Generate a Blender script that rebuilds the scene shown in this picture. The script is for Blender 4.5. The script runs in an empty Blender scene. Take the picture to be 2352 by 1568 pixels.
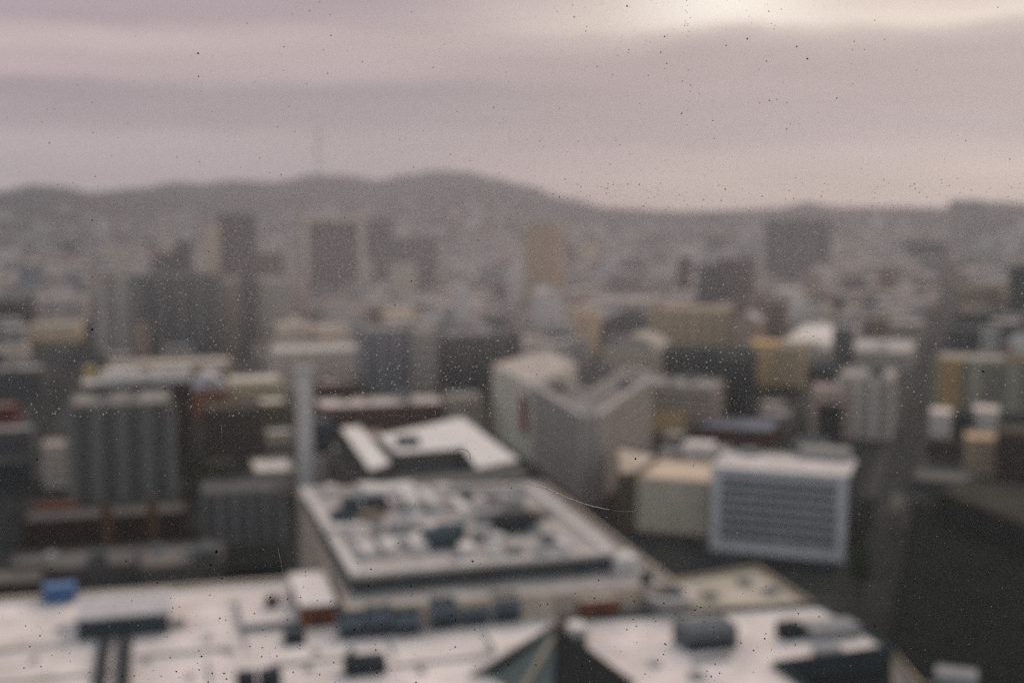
import bpy, bmesh, math, random
from mathutils import Vector
random.seed(7)
R = math.radians
sc = bpy.context.scene
col = sc.collection

# ------------------------------------------------------------------ camera
H = 105.0                       # eye level: a high floor of a tower
F = 2850.0                      # focal length for a 2352 px wide frame
TH = math.atan(305.0 / F)       # slight downward tilt
PANE_Y = 0.46                   # the window is less than half a metre away
cam_d = bpy.data.cameras.new('camera')
cam = bpy.data.objects.new('camera', cam_d); col.objects.link(cam)
cam.location = (0, 0, H); cam.rotation_euler = (math.pi / 2 - TH, 0, 0)
cam_d.sensor_width = 36.0; cam_d.sensor_fit = 'HORIZONTAL'
cam_d.lens = F / 2352.0 * 36.0
cam_d.clip_start = 0.02; cam_d.clip_end = 60000.0
cam_d.dof.use_dof = True
cam_d.dof.focus_distance = PANE_Y + 0.006
cam_d.dof.aperture_fstop = 8.2
cam_d.dof.aperture_blades = 0
sc.camera = cam

# ------------------------------------------------------------------ world: overcast, layered stratus over a clear sky
SUN_EL, SUN_AZ = R(38), R(24)   # ahead and to the right, behind the cloud
world = bpy.data.worlds.new('World'); sc.world = world; world.use_nodes = True
nt = world.node_tree; N = nt.nodes; L = nt.links; N.clear()
def nd(t, **kw):
    n = N.new(t)
    for k, v in kw.items(): setattr(n, k, v)
    return n
def mth(op, a, b=None, c=None):
    n = nd('ShaderNodeMath', operation=op)
    for i, v in enumerate((a, b, c)):
        if v is None: continue
        if isinstance(v, (int, float)): n.inputs[i].default_value = v
        else: L.new(v, n.inputs[i])
    return n.outputs[0]
out = nd('ShaderNodeOutputWorld'); bg = nd('ShaderNodeBackground')
L.new(bg.outputs[0], out.inputs[0])
sky = nd('ShaderNodeTexSky', sky_type='NISHITA')
sky.sun_disc = False; sky.sun_elevation = SUN_EL; sky.sun_rotation = SUN_AZ
sky.altitude = 100; sky.dust_density = 3.0
tc = nd('ShaderNodeTexCoord'); sep = nd('ShaderNodeSeparateXYZ')
L.new(tc.outputs['Generated'], sep.inputs[0])
X, Y, Z = sep.outputs
az = mth('ARCTAN2', X, Y)
el = mth('ARCSINE', Z)
cv = nd('ShaderNodeCombineXYZ')
L.new(mth('MULTIPLY', az, 4.5), cv.inputs[0]); L.new(mth('MULTIPLY', el, 26.0), cv.inputs[1])
nz = nd('ShaderNodeTexNoise'); nz.inputs['Scale'].default_value = 1.0
nz.inputs['Detail'].default_value = 6.0; nz.inputs['Roughness'].default_value = 0.58
L.new(cv.outputs[0], nz.inputs['Vector'])
cv2 = nd('ShaderNodeCombineXYZ')
L.new(mth('MULTIPLY', az, 7.0), cv2.inputs[0]); L.new(mth('MULTIPLY', el, 9.0), cv2.inputs[1])
nz2 = nd('ShaderNodeTexNoise'); nz2.inputs['Scale'].default_value = 1.0; nz2.inputs['Detail'].default_value = 6.0
L.new(cv2.outputs[0], nz2.inputs['Vector'])
# cloud layers lie in bands of elevation, bent by noise, sagging a little towards the left
elw = mth('ADD', el, mth('MULTIPLY', mth('SUBTRACT', nz.outputs[0], 0.5), 0.026))
elw = mth('ADD', elw, mth('MULTIPLY', mth('SUBTRACT', nz2.outputs[0], 0.5), 0.024))
elw = mth('ADD', elw, mth('MULTIPLY', az, -0.010))
def ramp(stops):
    r = nd('ShaderNodeValToRGB'); cr = r.color_ramp; cr.interpolation = 'B_SPLINE' if False else 'EASE'
    while len(cr.elements) < len(stops): cr.elements.new(0.5)
    for e, (p, c) in zip(cr.elements, stops): e.position = p; e.color = (*c, 1)
    return r
def lin(r, gg, b):
    return tuple((c / 255 / 12.92) if c < 11 else ((c / 255 + .055) / 1.055) ** 2.4 for c in (r, gg, b))
bands_l = ramp([(0.0, lin(191, 173, 179)), (.030, lin(193, 176, 183)), (.054, lin(195, 178, 183)), (.068, lin(173, 156, 165)), (.094, lin(165, 148, 158)),
                (.106, lin(197, 176, 180)), (.130, lin(208, 185, 185)), (.150, lin(177, 158, 166)), (.175, lin(171, 153, 161)), (.30, lin(195, 180, 184)), (.6, lin(213, 199, 201)), (1.0, lin(221, 208, 209))])
bands_r = ramp([(0.0, lin(218, 195, 187)), (.022, lin(220, 197, 190)), (.038, lin(208, 188, 184)), (.052, lin(180, 163, 166)), (.085, lin(178, 160, 162)),
                (.116, lin(182, 163, 163)), (.131, lin(204, 185, 179)), (.139, lin(240, 222, 209)), (.156, lin(232, 213, 202)), (.176, lin(212, 195, 190)), (.30, lin(208, 191, 187)), (.6, lin(216, 202, 199)), (1.0, lin(222, 210, 208))])
L.new(elw, bands_l.inputs[0]); L.new(elw, bands_r.inputs[0])
mixlr = nd('ShaderNodeMix', data_type='RGBA')
mr = nd('ShaderNodeMapRange', interpolation_type='SMOOTHSTEP')
L.new(az, mr.inputs[0]); mr.inputs[1].default_value = -0.16; mr.inputs[2].default_value = 0.13
L.new(mr.outputs[0], mixlr.inputs[0]); L.new(bands_l.outputs[0], mixlr.inputs[6]); L.new(bands_r.outputs[0], mixlr.inputs[7])
# fine streaks in the cloud sheet
cv3 = nd('ShaderNodeCombineXYZ'); L.new(mth('MULTIPLY', az, 5.0), cv3.inputs[0]); L.new(mth('MULTIPLY', elw, 62.0), cv3.inputs[1])
nz3 = nd('ShaderNodeTexNoise'); nz3.inputs['Scale'].default_value = 1.0; nz3.inputs['Detail'].default_value = 5.0; L.new(cv3.outputs[0], nz3.inputs['Vector'])
stre = mth('ADD', .82, mth('MULTIPLY', nz3.outputs[0], .36))
mixst = nd('ShaderNodeVectorMath', operation='SCALE'); L.new(mixlr.outputs[2], mixst.inputs[0]); L.new(stre, mixst.inputs['Scale'])
# the thin spot in the cloud, brightest where the sun hides behind it
thin = nd('ShaderNodeMapRange', interpolation_type='SMOOTHSTEP'); L.new(mth('ABSOLUTE', mth('SUBTRACT', az, .165)), thin.inputs[0])
thin.inputs[1].default_value = .11; thin.inputs[2].default_value = .0
thin2 = nd('ShaderNodeMapRange', interpolation_type='SMOOTHSTEP'); L.new(elw, thin2.inputs[0]); thin2.inputs[1].default_value = .128; thin2.inputs[2].default_value = .143
thin3 = nd('ShaderNodeMapRange', interpolation_type='SMOOTHSTEP'); L.new(elw, thin3.inputs[0]); thin3.inputs[1].default_value = .30; thin3.inputs[2].default_value = .16
mixt = nd('ShaderNodeMix', data_type='RGBA'); L.new(mth('MULTIPLY', mth('MULTIPLY', thin.outputs[0], thin2.outputs[0]), thin3.outputs[0]), mixt.inputs[0])
L.new(mixst.outputs[0], mixt.inputs[6]); mixt.inputs[7].default_value = (1.15, 1.04, .91, 1)
skyk = nd('ShaderNodeMix', data_type='RGBA', blend_type='MULTIPLY'); skyk.inputs[0].default_value = 1.0
L.new(sky.outputs[0], skyk.inputs[6]); skyk.inputs[7].default_value = (.08, .08, .08, 1)
mixs = nd('ShaderNodeMix', data_type='RGBA'); mixs.inputs[0].default_value = 0.93   # cloud cover
L.new(skyk.outputs[2], mixs.inputs[6]); L.new(mixt.outputs[2], mixs.inputs[7])
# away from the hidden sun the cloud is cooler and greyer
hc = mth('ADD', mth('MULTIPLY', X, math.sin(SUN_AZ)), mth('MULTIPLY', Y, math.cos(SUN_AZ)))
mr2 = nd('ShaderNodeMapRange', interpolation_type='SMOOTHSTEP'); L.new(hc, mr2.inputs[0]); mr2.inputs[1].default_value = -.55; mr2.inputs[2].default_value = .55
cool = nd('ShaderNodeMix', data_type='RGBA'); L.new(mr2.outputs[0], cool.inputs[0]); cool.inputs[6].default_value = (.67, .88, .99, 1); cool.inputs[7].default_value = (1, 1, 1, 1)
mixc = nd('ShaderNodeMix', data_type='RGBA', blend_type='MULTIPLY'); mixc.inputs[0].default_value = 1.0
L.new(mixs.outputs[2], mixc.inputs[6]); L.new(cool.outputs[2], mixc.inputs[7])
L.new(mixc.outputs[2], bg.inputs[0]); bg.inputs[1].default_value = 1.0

sun_d = bpy.data.lights.new('sun', 'SUN'); sun_d.energy = 1.5; sun_d.angle = R(30); sun_d.color = (1.0, .79, .66)
sun = bpy.data.objects.new('sun', sun_d); col.objects.link(sun)
sdir = Vector((math.sin(SUN_AZ) * math.cos(SUN_EL), math.cos(SUN_AZ) * math.cos(SUN_EL), math.sin(SUN_EL)))
sun.rotation_euler = (-sdir).to_track_quat('-Z', 'Y').to_euler()
sun.location = (0, 0, 400)
vs = sc.view_settings
vs.view_transform = 'Standard'; vs.look = 'None'; vs.exposure = 0.06; vs.gamma = 1.0; vs.use_curve_mapping = False
cy = sc.cycles
cy.max_bounces = 3; cy.diffuse_bounces = 1; cy.glossy_bounces = 1; cy.volume_bounces = 0; cy.transparent_max_bounces = 12
cy.use_denoising = False        # the photograph is grainy
cy.caustics_reflective = False; cy.caustics_refractive = False

# ------------------------------------------------------------------ helpers
C_, S_ = math.cos(TH), math.sin(TH)
def P(x, y, z=0.0):
    """point of the world at height z that lies on this line of sight (photo measured 2352 px wide)"""
    u = (x - 1176) / F; v = (784 - y) / F
    d = Vector((u, C_ + v * S_, -S_ + v * C_))
    t = (z - H) / d.z
    return Vector((0, 0, H)) + d * t
def on_pane(x, y, yp):
    u = (x - 1176) / F; v = (784 - y) / F
    d = Vector((u, C_ + v * S_, -S_ + v * C_))
    return Vector((0, 0, H)) + d * (yp / d.y)
AN = math.atan((2225 - 1176) / F)     # streets running away to the right
AM = math.atan((365 - 1176) / F)      # streets running away to the left
GRID = {}
for k, a in (('N', AN), ('M', AM)):
    GRID[k] = (Vector((math.cos(a), -math.sin(a), 0)), Vector((math.sin(a), math.cos(a), 0)))

MATS = {}
def mat(c, rough=0.85, var=0.18, scale=0.25, spec=0.0):
    key = (tuple(round(v, 4) for v in c), rough, var, scale, spec)
    if key in MATS: return MATS[key]
    m = bpy.data.materials.new('surface'); m.use_nodes = True
    t = m.node_tree; b = t.nodes['Principled BSDF']
    b.inputs['Roughness'].default_value = rough; b.inputs['Specular IOR Level'].default_value = spec
    if var > 0:
        co = t.nodes.new('ShaderNodeTexCoord'); mp = t.nodes.new('ShaderNodeMapping')
        mp.inputs['Scale'].default_value = (1, 1, .35)
        n = t.nodes.new('ShaderNodeTexNoise'); n.inputs['Scale'].default_value = scale
        n.inputs['Detail'].default_value = 6.0; n.inputs['Roughness'].default_value = .62
        g1 = t.nodes.new('ShaderNodeNewGeometry')
        t.links.new(g1.outputs['Position'], mp.inputs[0]); t.links.new(mp.outputs[0], n.inputs['Vector'])
        r = t.nodes.new('ShaderNodeMapRange')
        r.inputs[1].default_value = .28; r.inputs[2].default_value = .72
        r.inputs[3].default_value = 1 - var; r.inputs[4].default_value = 1 + var * .6
        t.links.new(n.outputs[0], r.inputs[0])
        vm = t.nodes.new('ShaderNodeVectorMath'); vm.operation = 'SCALE'; vm.inputs[0].default_value = c
        t.links.new(r.outputs[0], vm.inputs['Scale']); t.links.new(vm.outputs[0], b.inputs['Base Color'])
    else:
        b.inputs['Base Color'].default_value = (*c, 1)
    MATS[key] = m
    return m
def glassm(c, rough=.25): return mat(c, rough, .25, .15, .4)
GL_D = (.012, .022, .024); GL_B = (.035, .050, .062); GL_W = (.035, .032, .028)

def mesh_obj(name, verts, faces, m, parent=None, smooth=False):
    me = bpy.data.meshes.new(name)
    if parent is not None:
        o_ = parent
        off = Vector((0, 0, 0))
        while o_ is not None: off += o_.location; o_ = o_.parent
        verts = [Vector(v) - off for v in verts]
    me.from_pydata([tuple(v) for v in verts], [], faces); me.update()
    me.materials.append(m)
    if smooth:
        for p in me.polygons: p.use_smooth = True
    o = bpy.data.objects.new(name, me); col.objects.link(o); o.parent = parent
    return o
def prism_vf(poly, z0, z1):
    n = len(poly)
    v = [Vector((p[0], p[1], z0)) for p in poly] + [Vector((p[0], p[1], z1)) for p in poly]
    f = [tuple(range(n - 1, -1, -1)), tuple(range(n, 2 * n))]
    f += [(i, (i + 1) % n, n + (i + 1) % n, n + i) for i in range(n)]
    return v, f
def prism(name, poly, z0, z1, m, parent=None):
    v, f = prism_vf(poly, z0, z1); return mesh_obj(name, v, f, m, parent)
def offset(poly, d):
    n = len(poly); res = []
    for i in range(n):
        a, b, c = Vector(poly[i - 1][:2]), Vector(poly[i][:2]), Vector(poly[(i + 1) % n][:2])
        e1 = (b - a).normalized(); e2 = (c - b).normalized()
        n1 = Vector((e1.y, -e1.x)); n2 = Vector((e2.y, -e2.x))
        k = n1 + n2; k = k / max(.25, k.dot(n1)) if k.length > 1e-6 else n1
        res.append(Vector((b.x + k.x * d, b.y + k.y * d)))
    return res
def ring(name, poly, dout, din, z0, z1, m, parent):
    a = offset(poly, dout); b = offset(poly, -din); n = len(poly)
    v = [Vector((p.x, p.y, z)) for z in (z0, z1) for p in a] + [Vector((p.x, p.y, z)) for z in (z0, z1) for p in b]
    f = []
    for i in range(n):
        j = (i + 1) % n
        f += [(i, j, n + j, n + i), (2 * n + j, 2 * n + i, 3 * n + i, 3 * n + j), (n + i, n + j, 3 * n + j, 3 * n + i), (j, i, 2 * n + i, 2 * n + j)]
    return mesh_obj(name, v, f, m, parent)
def tag(o, label, cat, group=None, kind=None):
    o['label'] = label; o['category'] = cat
    if group: o['group'] = group
    if kind: o['kind'] = kind
    return o
def empty(name, loc):
    o = bpy.data.objects.new(name, None); col.objects.link(o); o.location = loc; o.empty_display_size = 1.0
    return o
UNIT = None
def unit_box(m):
    key = ('unit', m.name)
    if key not in MATS:
        me = bpy.data.meshes.new('block')
        v = [(x, y, z) for z in (0, 1) for y in (-.5, .5) for x in (-.5, .5)]
        me.from_pydata(v, [], [(0, 2, 3, 1), (4, 5, 7, 6), (0, 1, 5, 4), (2, 6, 7, 3), (0, 4, 6, 2), (1, 3, 7, 5)]); me.update()
        me.materials.append(m); MATS[key] = me
    return MATS[key]
def block(name, pos, size, rz, m, parent):
    o = bpy.data.objects.new(name, unit_box(m)); col.objects.link(o); o.parent = parent
    off = Vector((0, 0, 0)); q = parent
    while q is not None: off += q.location; q = q.parent
    o.location = Vector(pos) - off; o.scale = size; o.rotation_euler = (0, 0, rz)
    return o
FOOTP = []
FOOT = []   # footprints already taken (centre, radius)
def note(poly):
    c = sum((Vector(p[:2]) for p in poly), Vector((0, 0))) / len(poly)
    FOOTP.append(([Vector(p[:2]) for p in poly], c, max((Vector(p[:2]) - c).length for p in poly)))
    return c

ROOF_W = (.70, .68, .66); ROOF_G = (.34, .34, .33); ROOF_T = (.42, .38, .31); ROOF_D = (.13, .135, .13)
def unit_gear(root, poly, h, seed, n, rz):
    """plant on the roof: penthouse and air handlers"""
    rnd = random.Random(seed)
    c = sum((Vector(p[:2]) for p in poly), Vector((0, 0))) / len(poly)
    for i in range(n):
        k = poly[rnd.randrange(len(poly))]
        p = c.lerp(Vector(k[:2]), rnd.uniform(.1, .62))
        big = (i == 0)
        s = (rnd.uniform(4, 8), rnd.uniform(4, 7), rnd.uniform(2.5, 4)) if big else (rnd.uniform(1.5, 4), rnd.uniform(1.5, 3.5), rnd.uniform(1, 2.2))
        cc = rnd.choice([(.45, .44, .42), (.10, .11, .11), (.6, .58, .55), (.2, .22, .23)])
        u = block('penthouse' if big else 'air_handler', (p.x, p.y, h), s, rz, mat(cc), root)
def building(name, label, poly, h, wall, roof=ROOF_G, cat='building', glass=GL_D, floor_h=3.6, frac=.52, pier=None, z0=0.0,
             parapet=.9, gear=0, bands=True, group=None, rz=0.0, base_glass=False):
    c = note(poly)
    root = empty(name, (c.x, c.y, z0)); tag(root, label, cat, group)
    if sum(wall) / 3 > .19: wall = tuple(c * k_ for c, k_ in zip(wall, (1.55, 1.40, 1.24))); wall = tuple(c * min(1, .80 / max(wall)) for c in wall); frac = max(frac, .74)
    elif sum(wall) < .30 and wall[0] <= wall[1] * 1.08: wall = (wall[0] * .72, wall[1] * .95, wall[2] * .98)
    wm = mat(wall)
    top = h - parapet
    prism('glazing' if bands else 'wall', poly, z0 - .3, top - .3, glassm(glass) if bands else wm, root)
    if bands:
        nf = max(1, round((h - z0) / floor_h)); fh = (h - z0) / nf
        for i in range(nf):
            zb = z0 + i * fh
            if i == 0 and base_glass: continue
            prism('spandrel', offset(poly, .3), zb + (0 if i == 0 else 0), zb + fh * frac, wm, root)
        if pier:
            pm_ = mat(tuple(min(.8, c * 1.25 + .015) for c in wall))
            n = len(poly)
            for i in range(n):
                a, b = Vector(poly[i][:2]), Vector(poly[(i + 1) % n][:2]); e = b - a
                nn = Vector((e.y, -e.x)).normalized(); mid = (a + b) / 2
                if nn.dot(-mid.normalized()) < 0.02: continue      # far side of the block
                k = max(2, round(e.length / pier[0]))
                for j in range(k + 1):
                    q = a.lerp(b, j / k)
                    block('pier', (q.x, q.y, z0), (pier[1], .7, h - z0 - .3), math.atan2(e.y, e.x), pm_, root)
    prism('roof', offset(poly, -.05), top - .25, top, mat(roof, .9, .34, .11), root)
    ring('parapet', poly, .34, .3, h - (parapet + .8), h, wm, root)
    if gear: unit_gear(root, poly, top, hash(label) % 9999 if False else sum(map(ord, label)), gear, rz)
    return root
def front(xl, xr, yt, yb, grid, depth):
    w, dp = GRID[grid]
    g0 = P(xl, yb, 0); Y0 = g0.y
    t = (784 - yt) / F
    dz = Y0 * (t * C_ - S_) / (C_ + t * S_); h = H + dz
    ul = (xl - 1176) / F; ur = (xr - 1176) / F
    X0 = ul * (Y0 * C_ - dz * S_)
    a = (ur * (Y0 * C_ - dz * S_) - X0) / (w.x - ur * w.y * C_)
    p0 = Vector((X0, Y0, 0)); p1 = p0 + w * a
    return [p0, p1, p1 + dp * depth, p0 + dp * depth], h
def bld(name, label, xl, xr, yt, yb, grid, depth, wall, roof=ROOF_G, **kw):
    poly, h = front(xl, xr, yt, yb, grid, depth)
    a = -AN if grid == 'N' else -AM
    far = poly[0].y > 760
    if far: kw.setdefault('floor_h', 5.0)
    return building(name, label, poly, h, wall, roof, rz=a, **kw), poly, h

# ------------------------------------------------------------------ ground, hills, streets
g_m = mat((.034, .039, .037), .95, .35, .02, .0)
gv = [(-4500, -50, 0), (4500, -50, 0), (4500, 6950, 0), (-4500, 6950, 0)]
ground = mesh_obj('ground', gv, [(0, 1, 2, 3)], g_m); ground['kind'] = 'structure'
RIDGE = [(-1500, 450), (-600, 440), (-150, 455), (0, 440), (90, 424), (150, 428), (215, 441), (330, 432), (415, 418), (470, 422), (540, 414), (640, 418), (720, 402), (800, 404),
         (870, 414), (930, 402), (1010, 392), (1070, 395), (1140, 410), (1200, 424), (1300, 455), (1400, 476), (1560, 484),
         (1700, 481), (1790, 476), (1850, 464), (1910, 474), (2060, 474), (2160, 476), (2280, 462), (2352, 466), (2700, 470), (4200, 470)]
def ridge_z(px, R0=6200.0):
    for (a, ya), (b, yb) in zip(RIDGE, RIDGE[1:]):
        if a <= px <= b:
            t = (px - a) / (b - a); t = t * t * (3 - 2 * t)
            return H + (479 - (ya + (yb - ya) * t)) / F * R0
    return H
def terrain(x, y):
    if y < 2300: return -3.0
    px = 1176 + F * x / y
    t = min(1, max(0, (y - 2400) / 3800)); t = t * t * (3 - 2 * t) * .75 + t * .25
    b = ridge_z(px) * t
    b += (math.sin(x * .0031 + y * .0017) + math.sin(x * .0057 - y * .0043 + 1.3)) * 7 * t * (1 - t) * 3
    if y > 6300: b *= max(0, 1 - (y - 6300) / 2600)
    return b - 1.0
hv, hf = [], []
nx, ny = 260, 60
for j in range(ny):
    y = 2350 + (6900 - 2350) * j / (ny - 1)
    for i in range(nx):
        x = (-1.0 + 2.0 * i / (nx - 1)) * .62 * y
        hv.append((x, y, terrain(x, y)))
for j in range(ny - 1):
    for i in range(nx - 1):
        a = j * nx + i; hf.append((a, a + 1, a + nx + 1, a + nx))
hills = mesh_obj('hills', hv, hf, mat((.052, .055, .062), .95, .6, .004), None, True); hills['kind'] = 'structure'

dv = [(-900, 640, .01), (900, 640, .01), (2300, 2420, .01), (-2300, 2420, .01)]
dg = mesh_obj('district_ground', dv, [(0, 1, 2, 3)], mat((.060, .064, .063), .95, .5, .03)); dg['kind'] = 'structure'
def strip(name, a, b, w0, w1, z, m, parent=None):
    d = (b - a); d.z = 0; d.normalize(); s = Vector((d.y, -d.x, 0))
    v = [a + s * w0, a + s * w1, b + s * w1, b + s * w0]
    v = [Vector((p.x, p.y, z)) for p in v]
    return mesh_obj(name, v, [(0, 3, 2, 1)], m, parent)
asph = mat((.026, .031, .031), .95, .3, .05, .05); pavem = mat((.05, .053, .052), .95, .2, .2, .05); paint = mat((.45, .44, .42), .8, .2, .5)
def street(a, b, half, dashes):
    r = strip('road', a, b, -half, half, .02, asph); r['kind'] = 'structure'
    d = (b - a).normalized(); s = Vector((d.y, -d.x, 0)); ln = (b - a).length
    for sg in (-1, 1):
        c0 = a + s * sg * (half + 2.2); c1 = b + s * sg * (half + 2.2)
        pts = [c0 - s * 2.2, c0 + s * 2.2, c1 + s * 2.2, c1 - s * 2.2]
        o = prism('pavement', [pts[0], pts[1], pts[2], pts[3]], 0, .15, pavem); o['kind'] = 'structure'
    for k in range(dashes):
        t0 = 3 + k * (ln - 8) / dashes
        p = a + d * t0
        o = strip('lane_marking', p, p + d * 3.5, -.09, .09, .03, paint, r)
street(P(1900, 1500), P(1000, 900), 10.5, 46)       # the wide diagonal street
street(P(2004, 1330), P(2192, 590), 6.0, 60)        # street on the right running to the skyline
street(P(18, 1120), P(232, 700), 7.0, 40)           # street on the left
street(P(1690, 1335), P(2300, 1400), 6.5, 12)

# ------------------------------------------------------------------ haze (real air)
hz = prism('haze', [(-4600, -60), (4600, -60), (4600, 7000), (-4600, 7000)], -5, 520, g_m)
hz['kind'] = 'stuff'; hz['label'] = 'pale mauve haze filling the air over the city'
hm = bpy.data.materials.new('haze_air'); hm.use_nodes = True
t = hm.node_tree; t.nodes.clear()
mo = t.nodes.new('ShaderNodeOutputMaterial'); pv = t.nodes.new('ShaderNodeVolumePrincipled')
pv.inputs['Color'].default_value = (.90, .95, 1.0, 1); pv.inputs['Density'].default_value = 0.95e-4; pv.inputs['Anisotropy'].default_value = 0.5
t.links.new(pv.outputs[0], mo.inputs['Volume'])
hz.data.materials.clear(); hz.data.materials.append(hm)

# ------------------------------------------------------------------ foreground roofs
def ppoly(pts, h): return [Vector((*P(x, y, h)[:2], 0)) for x, y in pts]
def cw(poly):
    a = sum(poly[i].x * poly[(i + 1) % len(poly)].y - poly[(i + 1) % len(poly)].x * poly[i].y for i in range(len(poly)))
    return poly if a > 0 else poly[::-1]
RZM, RZN = -AM, -AN
def gear_px(root, name, xl, xr, yb, yt, z, depth, m, rz=RZM, sub=None):
    """plant on a roof: left and right edge, foot and top row of its front, depth in metres"""
    a = P(xl, yb, z); b = P(xr, yb, z)
    w = (b - a).length; D = (a.y + b.y) / 2
    hgt = max(.4, (yb - yt) * D / F * 1.02)
    c = (a + b) / 2; dpv = Vector((-math.sin(rz) * 1, math.cos(rz), 0))
    c = c + dpv * (depth / 2)
    return block(name, (c.x, c.y, z), (w, depth, hgt), rz, m, root)
white = mat((.76, .71, .67), .8, .12, .3); dark = mat((.035, .045, .050), .7, .3, .6); grey = mat((.30, .31, .31), .8, .2, .4)
bluegr = mat((.12, .15, .18), .6, .25, .5); brick = mat((.16, .065, .04), .9, .2, .6); teal = mat((.05, .075, .085), .6, .25, .5)

f1 = building('department_store', 'broad low building with huge white flat roof across the lower left', cw(ppoly([(-260, 1402), (776, 1328), (790, 1460), (1262, 1418), (1420, 1660), (-330, 1880)], 30)),
              30.9, (.45, .43, .40), (.78, .72, .675), floor_h=5, frac=.6)
Z = 30.0
cap = gear_px(f1, 'penthouse', 184, 386, 1463, 1414, Z, 13, teal)
block('penthouse_cap', (cap.location.x + f1.location.x, cap.location.y + f1.location.y, Z + cap.scale.z), (cap.scale.x + .5, cap.scale.y + .6, .35), RZM, mat((.52, .51, .52)), f1)
gear_px(f1, 'duct', 206, 236, 1640, 1622, Z, 33, mat((.055, .06, .065), .7, .3, .5))
gear_px(f1, 'duct', 258, 294, 1640, 1622, Z, 33, mat((.055, .06, .065), .7, .3, .5))
sk = gear_px(f1, 'platform', 560, 690, 1445, 1430, Z, 18, bluegr)
block('platform_deck', (sk.location.x + f1.location.x, sk.location.y + f1.location.y, Z + sk.scale.z), (sk.scale.x + .2, 18.2, .25), RZM, mat((.72, .66, .62)), f1)
gear_px(f1, 'vent_box', 612, 640, 1396, 1372, Z + 1.4, 2, dark)
gear_px(f1, 'vent_box', 655, 702, 1482, 1456, Z, 3, dark)
gear_px(f1, 'air_handler', 796, 890, 1552, 1518, Z, 4, dark)
gear_px(f1, 'vent_stack', 800, 815, 1552, 1490, Z, 1.2, teal)
gear_px(f1, 'vent_box', 545, 590, 1600, 1550, Z, 3, dark)
gear_px(f1, 'vent_box', 598, 648, 1600, 1545, Z, 3, dark)
gear_px(f1, 'vent_box', 180, 200, 1610, 1602, Z, 1.5, grey)
gear_px(f1, 'vent_box', 520, 540, 1500, 1492, Z, 1.5, grey)
gear_px(f1, 'vent_box', 525, 545, 1632, 1622, Z, 1.5, grey)
gear_px(f1, 'vent_box', 395, 425, 1440, 1425, Z, 2, grey)
for (a, b, y0, y1) in ((782, 838, 1468, 1408), (842, 905, 1462, 1396), (908, 968, 1460, 1404), (992, 1052, 1446, 1376), (1056, 1128, 1438, 1386), (1132, 1200, 1430, 1366)):
    u = gear_px(f1, 'cooling_unit', a, b, y0, y1 + 8, Z, 3.6, bluegr)
    x0 = u.location + f1.location
    for s in (-.26, .26):
        q = x0 + Vector((math.cos(RZM) * s * u.scale.x, math.sin(RZM) * s * u.scale.x, 0))
        block('fan_cowl', (q.x, q.y, Z + u.scale.z), (u.scale.x * .36, 1.8, .7), RZM, teal, f1)
    block('louvre', (x0.x + .0 + math.sin(RZM) * 1.84, x0.y - math.cos(RZM) * 1.84, Z + .15), (u.scale.x * .86, .12, u.scale.z * .45), RZM, dark, f1)
for (x, y) in ((70, 1520), (130, 1450), (430, 1560), (700, 1540), (960, 1545), (1120, 1500), (720, 1500), (330, 1520), (470, 1470)):
    gear_px(f1, 'roof_vent', x, x + 16, y, y - 9, Z, 1.1, grey)

for (x, y, ln, al) in ((60, 1490, 14, 0), (330, 1440, 10, 1), (420, 1500, 16, 0), (560, 1470, 12, 1), (720, 1520, 14, 0), (900, 1490, 9, 1), (1010, 1520, 16, 0), (1120, 1470, 8, 1), (120, 1560, 18, 0), (480, 1545, 10, 1)):
    q = P(x, y, Z); block('pipe_run', (q.x, q.y, Z), (ln, .35, .4) if al == 0 else (.35, ln, .4), RZM, grey, f1)
# brick stair tower with a white roof, at the back of the broad roof
def hut(name, label, xl, xr, yb, yt, depth, rust, top):
    """small brick hut standing on the roof, with an overhanging pale roof"""
    root = empty(name, P((xl + xr) / 2, yb, 30)); tag(root, label, 'hut')
    b = gear_px(root, 'wall', xl, xr, yb, yt, 30, depth, rust)
    p = b.location + root.location
    block('roof', (p.x, p.y, 30 + b.scale.z), (b.scale.x + .5, depth + .5, .35), RZM, top, root)
    f = Vector((math.sin(RZM), -math.cos(RZM), 0)) * (depth / 2 + .04)
    block('door', (p.x + f.x, p.y + f.y, 30), (1.1, .12, min(2.2, b.scale.z * .8)), RZM, dark, root)
    return root
rustm = mat((.20, .075, .04), .9, .25, .6)
hut('stair_hut', 'rust brick stair hut with white roof at the back of the broad white roof', 692, 772, 1440, 1388, 20, rustm, white)
hut('roof_hut', 'small rust fronted roof hut left of the larger one, before the shopping centre', 1248, 1306, 1418, 1384, 7, rustm, white)
hut('roof_hut', 'larger rust fronted roof hut with pale roof in front of the shopping centre', 1334, 1424, 1420, 1376, 7, rustm, mat((.55, .47, .40)))

# blue container standing at the roof's back edge
bb = empty('container', P(136, 1388, 30)); tag(bb, 'bright blue box container at the back edge of the white roof', 'container')
blue = mat((.085, .17, .36), .6, .15, .8); bluel = mat((.16, .25, .44), .6, .15, .8)
gear_px(bb, 'body', 101, 170, 1386, 1348, 30, 3, blue)
lb = bb.children[0]
block('lid', (lb.location.x + bb.location.x, lb.location.y + bb.location.y, 30 + lb.scale.z), (lb.scale.x + .25, 3.2, .25), RZM, bluel, bb)
for i in range(9):
    q = lb.location + bb.location + Vector((math.cos(RZM), math.sin(RZM), 0)) * ((i - 4) / 8.6 * lb.scale.x) + Vector((math.sin(RZM), -math.cos(RZM), 0)) * 1.53
    block('rib', (q.x, q.y, 30.1), (.16, .1, lb.scale.z - .15), RZM, blue, bb)

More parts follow.
